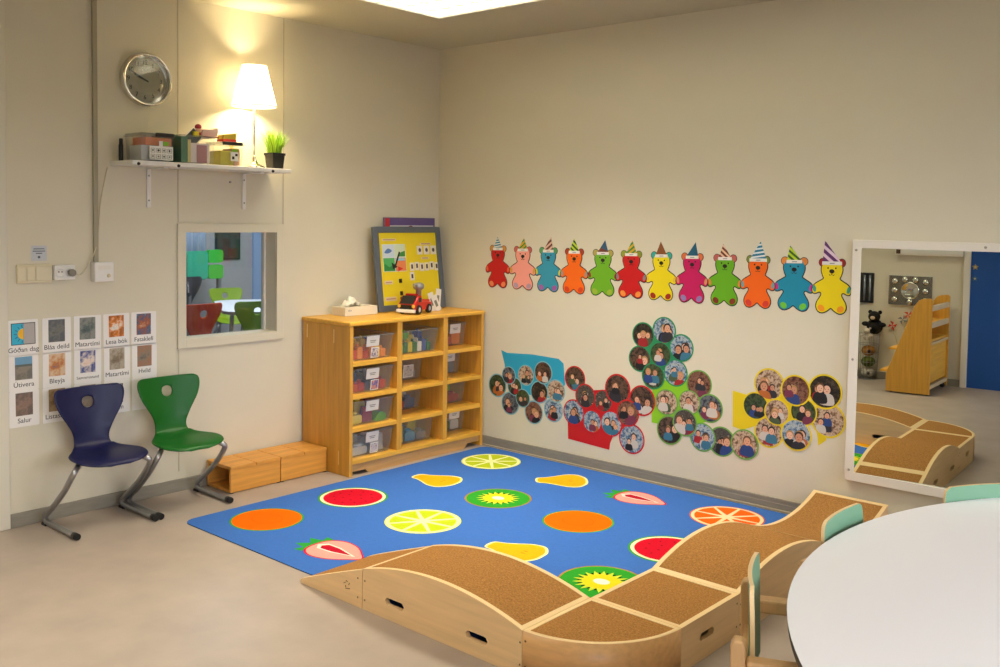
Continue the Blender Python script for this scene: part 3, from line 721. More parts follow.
pic = [((-.215, .32), (-.12, .40), '#c8d8e6'), ((-.12, .32), (-.03, .40), '#cfe0c0'), ((-.215, .235), (-.12, .32), '#4fae62'), ((-.12, .235), (-.03, .32), '#e88a52')]
for a, d2, cc in pic: q.box((a[0]+.003, -.0152, a[1]+.003), (d2[0]-.003, -.0145, d2[1]-.003), P(cc))
q.prism([(-.1, .325), (-.035, .325), (-.035, .36), (-.07, .35)], -.0158, -.0152, P('#3a8f3c'))
q.prism(spline([(-.20, .35), (-.17, .375), (-.14, .36), (-.17, .345)], 4), -.0158, -.0152, P('#5a7fb8'))
q.prism([(-.210, .242), (-.125, .242), (-.125, .28), (-.17, .262), (-.205, .285)], -.0158, -.0152, P('#2f8a3c'))
q.prism([(-.115, .30), (-.04, .30), (-.04, .315), (-.115, .315)], -.0158, -.0152, P('#9ccfe0'))
q.build('season_chart', t)
MB().prism([(-.085, .355), (-.125, .275), (-.15, .29), (-.142, .25), (-.105, .262), (-.115, .27), (-.075, .35)], -.0175, -.0158, DARK).prism([(-.10, .265), (-.10, .235), (-.06, .252)], -.0175, -.0158, P('#d8301c')).build('pointer', t)
for k in range(3):
    x = .07+.058*k
    MB().box((x, -.0145, .335), (x+.044, -.013, .388), TAG).prism(ell(x+.022, .362, .011, .013, 10), -.015, -.0145, INK).build('number_tag', t)
for k in range(6):
    x = .0+.042*k; dz = .004*math.sin(k*2)
    MB().box((x, -.0145, .235+dz), (x+.034, -.013, .285+dz), TAG).box((x+.009, -.015, .248+dz), (x+.024, -.0145, .275+dz), INK).build('number_tag', t)
MB().box((-.005, -.0145, .178), (.03, -.013, .228), TAG).box((.005, -.015, .19), (.02, -.0145, .215), INK).build('number_tag', t)
for a, d2 in (((-.21, .42), (-.10, .434)), ((.10, .395), (.19, .406)), ((.10, .305), (.165, .318)), ((-.215, .16), (-.15, .182)), ((-.22, .06), (-.13, .085))):
    MB().box((a[0], -.0142, a[1]), (d2[0], -.013, d2[1]), P('#dcc9a0')).box((a[0]+.008, -.0147, (a[1]+d2[1])/2-.002), (d2[0]-.008, -.0142, (a[1]+d2[1])/2+.002), PINKI).build('word_strip', t)
for z in (.165, .09, .055): MB().box((-.10, -.019, z), (-.078, -.013, z+.025), BLACK).build('black_clip', t, bevel=.002)
# toy fire truck
RED = mat('truck_red', '#d0241a', .3); 
t = thing('toy_fire_truck', 'red toy fire truck with white bumper, in front of the yellow board', 'toy truck', (.275, -.455, CT), R(-72))
b = MB().prism([(-.085, .018), (.085, .018), (.09, .05), (.075, .062), (.055, .085), (.02, .088), (.015, .06), (-.085, .052)], -.045, .045, RED, 'xz')
b.build('body', t, bevel=.004)
MB().prism([(.079, .0605), (.092, .052), (.0595, .088), (.054, .086)], -.036, .036, BLACK, 'xz').build('windscreen', t)
MB().box((.088, -.036, .026), (.0925, .036, .046), BLACK).build('grille', t, bevel=.001)
MB().box((.086, -.049, .010), (.104, .049, .026), WHITEG).build('bumper', t, bevel=.003)
q = MB()
for s in (-1, 1): q.lathe([(0, .096), (.008, .095), (.009, .090)], P('#e8b63a'), c=(0, s*.038, .040), n=14, axis='x')
q.build('headlights', t)
for s in (-1, 1): MB().box((.025, s*.0452-.0008, .058), (.05, s*.0452+.0008, .08), P('#2a3440')).build('side_window', t)
for x in (-.05, .052):
    for s in (-1, 1):
        w_ = MB().lathe([(0, s*.036), (.021, s*.036), (.0225, s*.040), (.0225, s*.049), (.021, s*.053), (.013, s*.053), (.012, s*.051), (0, s*.051)], mat('tyre', '#15151a', .7), c=(x, 0, .0225), n=22, axis='y').build('wheel', t)
        MB().lathe([(0, s*.0535), (.010, s*.053), (.012, s*.0512)], P('#b8b8bc'), c=(x, 0, .0225), n=16, axis='y').build('hub', w_)
MB().box((.028, -.03, .088), (.048, .03, .097), P('#b01c14')).build('light_bar', t, bevel=.003)
MB().box((-.075, -.038, .053), (.008, .038, .064), P('#d8472c')).build('deck', t, bevel=.002)
q = MB().lathe([(.014, .064), (.014, .110), (.026, .118), (.028, .131), (.025, .140), (.013, .146), (0, .147)], mat('turret_grey', '#9d9d96', .35, .4), c=(-.03, 0, 0), n=20)
q.build('water_turret', t)
MB().tube([(-.03, .0, .132), (.02, .0, .140)], [.007, .005], mat('turret_grey', ''), 10).build('nozzle', t)
t.scale = (1.22,)*3
t = thing('paper_tag_bundle', 'white paper tags standing beside the toy fire truck on the cabinet', 'tags', (.25, -.27, CT))
for k, (a, dy, h) in enumerate(((.25, .0, .115), (-.2, .018, .135), (.4, .03, .10))):
    MB().box((-.003, -.022, 0), (0, .022, h), TAG, M=Matrix.Translation((.004*k, dy, 0)) @ Matrix.Rotation(a, 4, 'X') @ Matrix.Rotation(-.12, 4, 'Y')).box((0, -.012, h*.3), (.0006, .008, h*.7), P('#7a7f70'), M=Matrix.Translation((.004*k, dy, 0)) @ Matrix.Rotation(a, 4, 'X') @ Matrix.Rotation(-.12, 4, 'Y')).build('tag_sheet', t)

# ------------------------------------------------------------------ rug
RX0, RX1, RY0, RY1, RZ = .462, 2.545, -2.078, -.035, .004
RUG = mat('rug_blue', '#3f6fc0', .95, spec=.1, var=.05, vscale=90, bump=.35, bscale=350)
def rp(c): return mat('rugprint_'+c[1:], c, .95, spec=.1, var=.05, vscale=120)
b = MB().prism(rrect(RX0, RY0, RX1, RY1, .06, 6), .0002, RZ, RUG, 'xy', side=mat('rug_edge', '#27406f', .9))
LZ = RZ
def layer(poly, k, c): b.flat(poly, LZ+.00025*k, rp(c), 'xy')
def citrus(x, y, r, flesh, rim, outer, rot=0.):
    layer(ell(x, y, r, r, 40), 1, outer); layer(ell(x, y, r*.965, r*.965, 40), 2, rim)
    for k in range(8):
        a0 = rot+2*PI*k/8+.045; a1 = rot+2*PI*(k+1)/8-.045
        layer([(x+r*.16*math.cos((a0+a1)/2), y+r*.16*math.sin((a0+a1)/2))]+[(x+r*.87*math.cos(a0+(a1-a0)*j/6), y+r*.87*math.sin(a0+(a1-a0)*j/6)) for j in range(7)], 3, flesh)
def orange(x, y, r):
    layer(ell(x, y, r*1.06, r*1.06, 36), 1, '#3c9a46'); layer(ell(x, y, r, r, 40), 2, '#f06800')
    layer(ell(x, y, r*.5, r*.42, 30), 3, '#d86000'); layer(ell(x, y, r*.47, r*.39, 30), 4, '#f06800')
def melon(x, y, r):
    layer(ell(x, y, r*1.07, r*1.07, 36), 1, '#3c9a46'); layer(ell(x, y, r, r, 40), 2, '#f3e6c0'); layer(ell(x, y, r*.9, r*.9, 40), 3, '#c8102a')
    for k in range(10): layer(ell(x+r*.6*math.cos(k*.63), y+r*.6*math.sin(k*.63), .006, .004, 8, k*.63), 4, '#5a0a18')
    for k in range(5): layer(ell(x+r*.3*math.cos(k*1.26+.3), y+r*.3*math.sin(k*1.26+.3), .006, .004, 8, k*1.26), 4, '#5a0a18')
def kiwi(x, y, r):
    layer(ell(x, y, r, r, 40), 1, '#a87a3a'); layer(ell(x, y, r*.95, r*.95, 40), 2, '#2e9a2e')
    star = []
    for k in range(36): star.append((x+r*(.66 if k % 2 == 0 else .42)*math.cos(2*PI*k/36), y+r*(.66 if k % 2 == 0 else .42)*math.sin(2*PI*k/36)))
    layer(star, 3, '#c8d83a'); layer(ell(x, y, r*.45, r*.42, 30), 4, '#f0d020'); layer(ell(x, y, r*.2, r*.16, 20), 5, '#f6efdc')
    for k in range(18):
        a = 2*PI*(k+.5)/18; layer(ell(x+r*.5*math.cos(a), y+r*.5*math.sin(a), .010, .005, 8, a), 5, '#16240c')
def pear(x, y, L_, rot, w=1.):
    pts = [(-.5, 0), (-.46, .10), (-.3, .13), (-.12, .19), (.1, .27), (.32, .27), (.47, .14), (.5, 0), (.47, -.14), (.32, -.27), (.1, -.27), (-.12, -.19), (-.3, -.13), (-.46, -.10)]
    def tr(k): return [(x+L_*k*(a*math.cos(rot)-bb*w*math.sin(rot)), y+L_*k*(a*math.sin(rot)+bb*w*math.cos(rot))) for a, bb in spline(pts, 4)]
    layer(tr(1.07), 1, '#f3e6a0'); layer(tr(.97), 2, '#f2ae14')
    for s in (-1, 1):
        cx, cy_ = x+L_*.18*math.cos(rot)-s*.012*math.sin(rot), y+L_*.18*math.sin(rot)+s*.012*math.cos(rot)
        layer(ell(cx, cy_, .012, .003, 8, rot), 3, '#a5741c')
def strawberry(x, y, L_, rot):
    pts = [(-.48, 0), (-.42, .24), (-.2, .36), (.1, .31), (.36, .14), (.5, 0), (.36, -.14), (.1, -.31), (-.2, -.36), (-.42, -.24)]
    def tr(p, k=1.): return [(x+L_*k*(a*math.cos(rot)-bb*math.sin(rot)), y+L_*k*(a*math.sin(rot)+bb*math.cos(rot))) for a, bb in p]
    leaf = [(-.40, .30), (-.55, .32), (-.5, .18), (-.72, .14), (-.56, 0), (-.72, -.14), (-.5, -.18), (-.55, -.32), (-.40, -.30)]
    layer(tr(leaf), 1, '#2f9a3a'); layer(tr(spline(pts, 4)), 2, '#c8123c'); layer(tr(spline(pts, 4), .93), 3, '#f5a096')
    layer(tr([(-.42, .02), (-.32, .14), (-.05, .12), (.36, 0), (-.05, -.09), (-.32, -.09)]), 4, '#f6e0d4'); layer(tr([(-.34, .02), (-.28, .105), (-.05, .09), (.28, 0), (-.05, -.06), (-.28, -.06)]), 5, '#b80f2c')
citrus(.743, -.288, .172, '#b4c81e', '#eef0b0', '#d6dc6a'); citrus(1.252, -1.319, .177, '#b4c81e', '#eef0b0', '#d6dc6a', .2)
citrus(2.245, -.280, .175, '#f4660e', '#f6dcae', '#e8502a', .1)
orange(.715, -1.796, .158); orange(1.77, -.821, .158); melon(.728, -1.298, .162); melon(2.283, -.857, .165)
kiwi(1.259, -.806, .168); kiwi(2.287, -1.358, .172)
pear(.79, -.783, .265, R(8), 1.45); pear(1.287, -.325, .265, R(40), 1.6); pear(1.812, -1.32, .26, R(8), 1.45); pear(2.25, -1.83, .30, R(20))
strawberry(1.285, -1.845, .30, R(4)); strawberry(1.785, -.315, .29, R(2)); strawberry(1.8, -1.84, .29, R(2))
tag(b.build('fruit_rug'), 'blue rug printed with fruit slices, lying between cabinet and ramps', 'rug')

# ------------------------------------------------------------------ climbing ramps
RB = .0058
def ramp(name, label, length, prof, width, M, holes=(), end0=True, end1=True, inner_holes=True, loc=(0,0,0), rz=0, marks=None):
    """local x along the ramp, local y across (0 = outer face), profile z(x)"""
    t = thing(name, label, 'ramp', loc, rz)
    T = .018
    def panel(nm, ya, yb, hs, zb=0.):
        xs = sorted(set([length*k/40 for k in range(41)] + [x for h in hs for x in ([h[0]+(h[1]-h[0])*k/12 for k in range(13)])]))
        q = MB()
        def slot(x):
            for x0, x1, z0, z1 in hs:
                if x0-1e-9 <= x <= x1+1e-9:
                    r = (z1-z0)/2; c = (z0+z1)/2
                    d_ = max(x0+r-x, x-(x1-r), 0); hh = math.sqrt(max(0, r*r-d_*d_))
                    return (c-hh, c+hh)
            return None
        for i in range(len(xs)-1):
            xa, xb = xs[i], xs[i+1]; sa, sb = slot(xa), slot(xb); inside = sa and sb
            ta, tb = prof(xa), prof(xb)
            for y in (ya, yb):
                if inside:
                    q.add([(xa, y, zb), (xb, y, zb), (xb, y, sb[0]), (xa, y, sa[0])], [(0,1,2,3)], RAMPW)
                    q.add([(xa, y, sa[1]), (xb, y, sb[1]), (xb, y, tb), (xa, y, ta)], [(0,1,2,3)], RAMPW)
                else:
                    q.add([(xa, y, zb), (xb, y, zb), (xb, y, tb), (xa, y, ta)], [(0,1,2,3)], RAMPW)
            q.add([(xa, ya, ta), (xb, ya, tb), (xb, yb, tb), (xa, yb, ta)], [(0,1,2,3)], EDGEW)
            q.add([(xa, ya, zb), (xb, ya, zb), (xb, yb, zb), (xa, yb, zb)], [(0,1,2,3)], RAMPW)
            if inside:
                for k in (0, 1): q.add([(xa, ya, sa[k]), (xb, ya, sb[k]), (xb, yb, sb[k]), (xa, yb, sa[k])], [(0,1,2,3)], RAMPW)
        for x in (0, length): q.add([(x, ya, zb), (x, yb, zb), (x, yb, prof(x)), (x, ya, prof(x))], [(0,1,2,3)], RAMPW)
        return q.build(nm, t)
    pn = panel('side_panel', 0, T, holes, -RB+.0004)     # the outer side stands on the floor beside the rug
    panel('side_panel', width-T, width, holes if inner_holes else ())
    if marks:
        q = MB()
        for x, z in marks: q.lathe([(0, -.0006), (.0035, -.0006), (.0036, .001)], mat('screw_dark', '#7c5a38', .6), c=(x, 0, z), n=10, axis='y')
        q.build('screws', pn)
    e0 = .016 if end0 else 0; e1 = .016 if end1 else 0
    n = 40; rows = []
    for k in range(n+1):
        x = e0+(length-e0-e1)*k/n; rows.append([(x, T, prof(x)-.0015), (x, width-T, prof(x)-.0015)])
    q = MB().grid(rows, CARPET)
    rows2 = [[(p[0], p[1], max(.002, p[2]-.012)) for p in r] for r in rows]
    q.grid(rows2, CARPET)
    q.build('carpet_top', t)
    for on, x0, x1 in ((end0, 0, .016), (end1, length-.016, length)):
        if on: MB().add([(x, y, z) for x in (x0, x1) for y in (T, width-T) for z in (0, prof(x))], [(0,1,3,2),(4,5,7,6),(0,4,5,1),(2,6,7,3),(1,5,7,3),(0,4,6,2)], EDGEW).build('end_board', t)
    return t
YO = -2.152; WD = .349
hill = lambda L_, s: (lambda x: .140+s*(1-(2*x/L_-1)**2))
h_hole = lambda L_: [(L_*.16, L_*.29, .046, .072), (L_*.68, L_*.81, .046, .072)]
wedge = ramp('ramp_wedge', 'small wooden wedge ramp with carpet top, lowest at the rug edge', .358, lambda x: .010+.127*(x/.358)**.94, WD, None, end0=False, end1=True, loc=(1.447, YO, RB), marks=[(.335, .03), (.335, .10)])
q = MB()
for a in (0, 72, 144, 216):
    q.tube([(.275+.010*math.cos(R(a)), -.0004, .062+.010*math.sin(R(a))), (.275+.018*math.cos(R(a+35)), -.0004, .062+.014*math.sin(R(a+35)))], .0016, mat('burn_mark', ''), 6)
q.tube([(.268, -.0004, .045), (.292, -.0004, .050)], .0016, mat('burn_mark', ''), 6)
q.build('brand_mark', wedge)
ramp('ramp_arch', 'arched wooden ramp with carpet top between wedge and rounded corner piece', .745, hill(.745, .057), WD, None, holes=h_hole(.745), loc=(1.8085, YO, RB), marks=[(.012, .03), (.012, .10), (.738, .03), (.738, .10)])
WX = 2.904
# pieces going to the wall run along +y; local y across = -x
ramp('ramp_block', 'square flat wooden block with carpet top and hand slot, beside rounded corner', .372, lambda x: .140, WD-.002, None, holes=[(.115, .205, .058, .084)], loc=(WX, -1.8015, RB), rz=LEFT, marks=[(.36, .03), (.36, .11)])
ramp('ramp_arch', 'arched wooden ramp with carpet top, next to the square block', .71, hill(.71, .065), WD-.002, None, holes=h_hole(.71), loc=(WX, -1.428, RB), rz=LEFT, marks=[(.012, .03), (.012, .10)])
ramp('ramp_valley', 'dipped wooden ramp with carpet top touching the wall under the mirror', .694, lambda x: .140-.062*(1-(2*x/.694-1)**2), WD-.002, None, holes=[(.11, .20, .03, .055)], loc=(WX, -.7165, RB), rz=LEFT)
# quarter-round corner piece
t = thing('ramp_corner', 'quarter round wooden corner piece with carpet top', 'ramp', (2.5555, -1.803, RB))
Rq = .349; T = .016; n = 28
arc = lambda r, z: [(r*math.sin(R(90*k/n)), -r*math.cos(R(90*k/n)), z) for k in range(n+1)]
q = MB()
for r_, mt in ((Rq, CURVEW), (Rq-T, CURVEW)):
    q.grid([arc(r_, -RB+.0004), arc(r_, .140)], mt)
q.grid([arc(Rq, .140), arc(Rq-T, .140)], EDGEW).grid([arc(Rq, -RB+.0004), arc(Rq-T, -RB+.0004)], CURVEW)
q.build('curved_panel', t)
MB().box((0, -Rq+T, 0), (T, 0, .140), EDGEW).build('side_panel', t)
MB().box((T, -T, 0), (Rq-T, 0, .140), EDGEW).build('side_panel', t)
q = MB(); top = [(T, -T, .1385)]+[(max(T, (Rq-T)*math.sin(R(90*k/n))), min(-T, -(Rq-T)*math.cos(R(90*k/n))), .1385) for k in range(n+1)]
q.add(top+[(p[0], p[1], .122) for p in top], [tuple(range(len(top))), tuple(range(2*len(top)-1, len(top)-1, -1))]+[(i, (i+1) % len(top), len(top)+(i+1) % len(top), len(top)+i) for i in range(len(top))], CARPET)
q.build('carpet_top', t)
q = MB()
for z in (.03, .11): q.lathe([(0, 0), (.0035, 0), (.0036, .001)], mat('screw_dark', ''), c=(.012, -Rq-.0006, z), n=10, axis='y')
q.build('screws', t)

# ------------------------------------------------------------------ bears
bear_half = [(0, 1.235), (.15, 1.215), (.245, 1.12), (.27, 1.0), (.235, .88), (.205, .80), (.30, .735), (.42, .665), (.495, .57), (.485, .47), (.42, .445), (.305, .485), (.255, .43), (.30, .34), (.365, .24), (.385, .13), (.33, .03), (.22, .0), (.10, .05), (0, .12)]
full = bear_half + [(-a, c) for a, c in reversed(bear_half[1:-1])]
full = spline(full, 4)
def offset(poly, d):
    out = []; n = len(poly)
    for i in range(n):
        ax, ay = poly[i-1]; cx, cy_ = poly[(i+1) % n]; tx, ty = cx-ax, cy_-ay; l = math.hypot(tx, ty) or 1
        out.append((poly[i][0]-ty/l*d, poly[i][1]+tx/l*d))
    return out
grow = offset(full, .025)
bears = [ # x0 x1 body ear hand foot hat(colA,colB,style) tip lean  label
 (.42, .614, '#c20a12', '#c9903c', '#e0633c', '#e88a54', ('#2f7f9a', '#dfe6e4', 'h'), 1.291, -.02, 'red paper bear with blue and white striped hat, nearest the cabinet'),
 (.616, .817, '#f3a090', '#c8635a', '#d9a03c', '#b49ab0', ('#e0a81e', '#3c9a3c', 'd'), 1.290, .04, 'pink paper bear with yellow and green hat'),
 (.811, 1.008, '#2f97b5', '#58a060', '#d0d23a', '#a05aa0', ('#6a3a2c', '#e2b8a0', 'd'), 1.301, .09, 'light blue paper bear with brown striped hat'),
 (1.002, 1.197, '#f46a06', '#a83a1e', '#9a948c', '#d8441e', ('#b5d21e', '#1e4a1e', 'd'), 1.297, -.01, 'orange paper bear with lime and black striped hat'),
 (1.197, 1.398, '#6cb01e', '#b0a050', '#9a2a1e', '#9ab53a', ('#2f5a7a', '#7a3a28', 's'), 1.293, .07, 'green paper bear with dark blue and brown hat'),
 (1.387, 1.585, '#c80a12', '#8a9a2e', '#8a8488', '#ef9a3c', ('#d8a81e', '#3a8a3c', 'd'), 1.295, .03, 'red paper bear with yellow and green hat, between green and yellow bears'),
 (1.581, 1.770, '#e8d406', '#2fa098', '#e3b83c', '#9a2412', ('#8a5228', '#a86a3a', 'p'), 1.295, -.03, 'yellow paper bear with plain brown hat and teal ears'),
 (1.768, 1.955, '#c2085c', '#d8703c', '#d98a5a', '#8a7ab0', ('#0f5a78', '#0f5a78', 'p'), 1.297, .10, 'magenta paper bear with plain teal hat'),
 (1.954, 2.143, '#63ac14', '#c0605a', '#d8883c', '#7a2a14', ('#6a2c1e', '#e8c0a0', 'd'), 1.292, -.06, 'green paper bear with brown and cream spiral hat, next to magenta bear'),
 (2.138, 2.321, '#f26606', '#7a8a3c', '#7aa0a0', '#d83a2c', ('#2a7a9c', '#e0e8ea', 'h'), 1.310, .06, 'orange paper bear with blue and white striped hat'),
 (2.317, 2.515, '#0c8cae', '#d8863c', '#c02a8a', '#6cc03a', ('#b8d420', '#2a5a1c', 'd'), 1.295, -.12, 'blue paper bear with lime and dark green hat and magenta paws'),
 (2.508, 2.695, '#ead404', '#9a1a1c', '#3aa08a', '#f09a1e', ('#5f2a6a', '#e0c8dc', 'd'), 1.324, -.20, 'yellow paper bear with purple striped hat, nearest the mirror')]
def clip(poly, a, c0, c1):
    """keep the part of a convex polygon with c0 <= dot(a,p) <= c1"""
    for s, lim in ((1, c1), (-1, -c0)):
        out = []
        for i in range(len(poly)):
            p, q_ = poly[i], poly[(i+1) % len(poly)]
            fp, fq = s*(a[0]*p[0]+a[1]*p[1])-lim, s*(a[0]*q_[0]+a[1]*q_[1])-lim
            if fp <= 0: out.append(p)
            if fp*fq < 0:
                k = fp/(fp-fq); out.append((p[0]+(q_[0]-p[0])*k, p[1]+(q_[1]-p[1])*k))
        poly = out
        if len(poly) < 3: return []
    return poly
for bi, (x0, x1, cb_, ce, ch_, cf, hat, tip, lean, lab) in enumerate(bears):
    w = x1-x0; S = w*.985; SV = .2
    sc = lambda p: [(a*S, c*SV) for a, c in p]
    dy = -.0012*(bi % 2)
    t = thing('paper_bear', lab, 'paper bear', ((x0+x1)/2, dy, .986), 0, 'row of paper bears on the wall')
    CB = P(cb_, .55); OUT = DARK if bi not in (0, 1) else P('#5a2410')
    q = MB().prism(sc(grow), -.0010, 0, OUT); q.prism(sc(full), -.0016, -.0010, CB); q.build('body', t)
    for s in (-1, 1):
        MB().prism(sc(ell(s*.245, 1.175, .110, .105, 18)), -.0008, 0, OUT).prism(sc(ell(s*.245, 1.175, .094, .09, 18)), -.0014, -.0008, P(ce)).build('ear', t)
        MB().prism(sc(ell(s*.445, .555, .045, .085, 14, s*-.25)), -.0021, -.0016, P(ch_)).build('paw_pad', t)
        MB().prism(sc(ell(s*.25, .10, .095, .075, 16, s*.5)), -.0021, -.0016, P(cf)).build('foot_pad', t)
    q = MB()
    for s in (-1, 1): q.prism(sc(ell(s*.10, 1.05, .022, .022, 10)), -.0021, -.0016, DARK)
    q.prism(sc(ell(0, .975, .068, .05, 14)), -.0021, -.0016, DARK)
    q.prism(sc([(-.008, .97), (.008, .97), (.008, .89), (-.008, .89)]), -.0021, -.0016, DARK)
    for s in (-1, 1):
        q.prism(sc([(0, .892), (s*.05, .872), (s*.075, .90), (s*.065, .905), (s*.045, .885), (0, .905)]), -.0021, -.0016, DARK)
    q.build('face', t)
    tv = (tip-.986)/SV; hb = 1.17; hw = .195 if bi not in (9, 11) else .25
    tri = [(-hw, hb), (hw, hb), (lean, tv)]
    q = MB().prism(sc(tri), -.0024, -.0017, P(hat[0]))
    cB = P(hat[1])
    if hat[2] == 'h':
        for k in range(4):
            z0 = hb+.06+k*(tv-hb)*.21; pl_ = clip(tri, (-.15, 1), z0, z0+(tv-hb)*.09)
            if pl_: q.prism(sc(pl_), -.0028, -.0024, cB)
    elif hat[2] == 'd':
        for k in range(4):
            z0 = hb-.02+k*(tv-hb)*.36; pl_ = clip(tri, (-.75 if lean > 0 else .75, 1), z0, z0+(tv-hb)*.17)
            if pl_: q.prism(sc(pl_), -.0028, -.0024, cB)
    elif hat[2] == 's':
        pl_ = clip(tri, (.3, 1), hb-.2, hb+.12)
        if pl_: q.prism(sc(pl_), -.0028, -.0024, cB)
    h_ = q.build('party_hat', t)
    MB().prism(sc([(-hw-.01, hb-.05), (hw+.01, hb-.04), (hw+.005, hb+.04), (-hw-.005, hb+.03)]), -.0032, -.0024, PAPER).prism(sc([(-.06, hb-.02), (.07, hb-.015), (.07, hb+.005), (-.06, hb)]), -.0036, -.0032, P('#8a8a90')).build('name_band', h_)

# ------------------------------------------------------------------ photo collages on the wall
SK = [P('#d9a384'), P('#c98f70'), P('#e2b498')]; HAIR = [P('#3a281c'), P('#6a4a2c'), P('#b08a54'), P('#1c1614')]
CL = [P(c) for c in ('#24417e', '#9a1f24', '#c8c2ba', '#2a2a32', '#37728e', '#b8662a', '#46583a', '#74304a', '#14181f', '#1c1a1c')]
BG = [photo_mat('photo_bg_%d' % i, c, 48) for i, c in enumerate([
    ['#0d0c0b', '#2a211c', '#6a5040', '#141820'], ['#1a1a1e', '#5a564e', '#2a2622', '#b0a89c'], ['#0c150f', '#25361f', '#4a5a38', '#121812'], ['#10131c', '#2a3648', '#6f7478', '#1c1a18'],
    ['#1c100c', '#5a3024', '#8a6450', '#140c0a'], ['#080707', '#1a1715', '#3a322b', '#6a5a48'], ['#1c2430', '#4a6f92', '#b4c0c6', '#26301f'], ['#1f1a16', '#7a5c44', '#d0b8a0', '#34402a']])]
def inside(px, pz, cx, cz_, r): return math.hypot(px-cx, pz-cz_) <= r
def photo(t, cx, cz_, r, border, depth, seed, label=None):
    rn = random.Random(seed); d = -.0012-depth*.0005; r *= 1.1
    q = MB().prism(ell(cx, cz_, r, r, 36), d, d+.0005, P(border))
    ri = r*.9; d2 = d-.0003
    q.prism(ell(cx, cz_, ri, ri, 36), d2, d, rn.choice(BG))
    lvl = d2
    for k in range(rn.choice((2, 3, 3, 4))):
        px = cx+rn.uniform(-.5, .5)*ri; pz = cz_+rn.uniform(-.25, .3)*ri; hr = ri*rn.uniform(.17, .34)
        def circ(poly):
            return [(a, c) if inside(a, c, cx, cz_, ri) else (cx+(a-cx)*ri/math.hypot(a-cx, c-cz_), cz_+(c-cz_)*ri/math.hypot(a-cx, c-cz_)) for a, c in poly]
        lvl -= .00012
        bw = hr*1.5
        q.prism(circ(spline([(px-bw, pz-hr*3.2), (px+bw, pz-hr*3.2), (px+bw*.95, pz-hr*1.4), (px+hr*.5, pz-hr*.8), (px-hr*.5, pz-hr*.8), (px-bw*.95, pz-hr*1.4)], 3)), lvl, d2, rn.choice(CL))
        lvl -= .0001; q.prism(circ(ell(px, pz+hr*.2, hr*1.0, hr*1.08, 14)), lvl, d2, rn.choice(HAIR))
        lvl -= .0001; q.prism(circ(ell(px, pz-hr*.06, hr*.78, hr*.92, 14)), lvl, d2, rn.choice(SK))
        q.prism(circ(ell(px-hr*.3, pz+.05*hr, hr*.1, hr*.09, 6)), lvl-.00008, d2, DARK); q.prism(circ(ell(px+hr*.3, pz+.05*hr, hr*.1, hr*.09, 6)), lvl-.00008, d2, DARK)
        q.prism(circ(ell(px, pz-hr*.45, hr*.25, hr*.07, 8)), lvl-.00008, d2, P('#a04a40'))
    return q.build('photo', t)
def collage(label, pts, border, paper, polys, seed):
    cx = sum(p[0] for p in pts)/len(pts); cz_ = min(p[1] for p in pts)
    t = thing('photo_collage', label, 'collage', (cx, 0, cz_), 0, 'photo collages on the wall below the bears')
    pm = P(paper, .6)
    for i, poly in enumerate(polys):
        MB().prism([(a-cx, c-cz_) for a, c in poly], -.0010, -.0002, pm).build('backing_paper', t)
    for i, (x, z, r) in enumerate(pts): photo(t, x-cx, z-cz_, r, border, (i*5) % 7, seed+i)
    return t
collage('round photos with pale blue rims on a blue paper, beside the cabinet', [(0.529, 0.384, 0.066), (0.622, 0.457, 0.050), (0.669, 0.395, 0.052), (0.755, 0.473, 0.057), (0.889, 0.505, 0.062), (0.861, 0.386, 0.061), (0.984, 0.408, 0.062), (0.635, 0.288, 0.064), (0.735, 0.333, 0.051), (0.821, 0.26, 0.064), (0.968, 0.294, 0.064)], '#7fb3bf', '#23a0c4',
        [[(.555, .605), (.60, .592), (.80, .603), (1.0, .598), (1.035, .575), (1.05, .456), (1.0, .36), (.70, .36), (.60, .42), (.585, .52)]], 100)
collage('round photos with red rims on red paper, between blue and green collages', [(1.12, 0.498, 0.066), (1.197, 0.407, 0.064), (1.117, 0.303, 0.068), (1.319, 0.395, 0.058), (1.248, 0.27, 0.060), (1.378, 0.278, 0.066), (1.415, 0.475, 0.077), (1.48, 0.399, 0.055), (1.485, 0.352, 0.068), (1.576, 0.433, 0.076), (1.514, 0.214, 0.076)], '#c9141c', '#c40f18',
        [[(1.07, .30), (1.079, .144), (1.367, .128), (1.372, .165), (1.391, .21), (1.50, .30), (1.46, .45), (1.33, .46), (1.2, .44)]], 200)
collage('flower of round photos with dark green rims, above the lime collage', [(1.573, 0.788, 0.064), (1.704, 0.825, 0.066), (1.811, 0.743, 0.066), (1.555, 0.659, 0.065), (1.685, 0.696, 0.062), (1.643, 0.575, 0.065), (1.779, 0.608, 0.066)], '#1f8f5a', '#1f8f5a', [[(1.60, .78), (1.75, .78), (1.78, .65), (1.68, .60), (1.58, .68)]], 300)
collage('round photos with green rims on lime paper, under the dark green flower', [(1.919, 0.565, 0.068), (1.729, 0.445, 0.064), (1.866, 0.463, 0.059), (1.985, 0.449, 0.068), (1.843, 0.355, 0.066), (1.751, 0.3, 0.071), (1.948, 0.294, 0.068), (2.056, 0.289, 0.070), (2.185, 0.296, 0.070)], '#6fa84a', '#86c81e', [[(1.638, .50), (1.638, .324), (1.68, .322), (1.80, .29), (1.99, .39), (1.87, .575), (1.70, .56)]], 400)
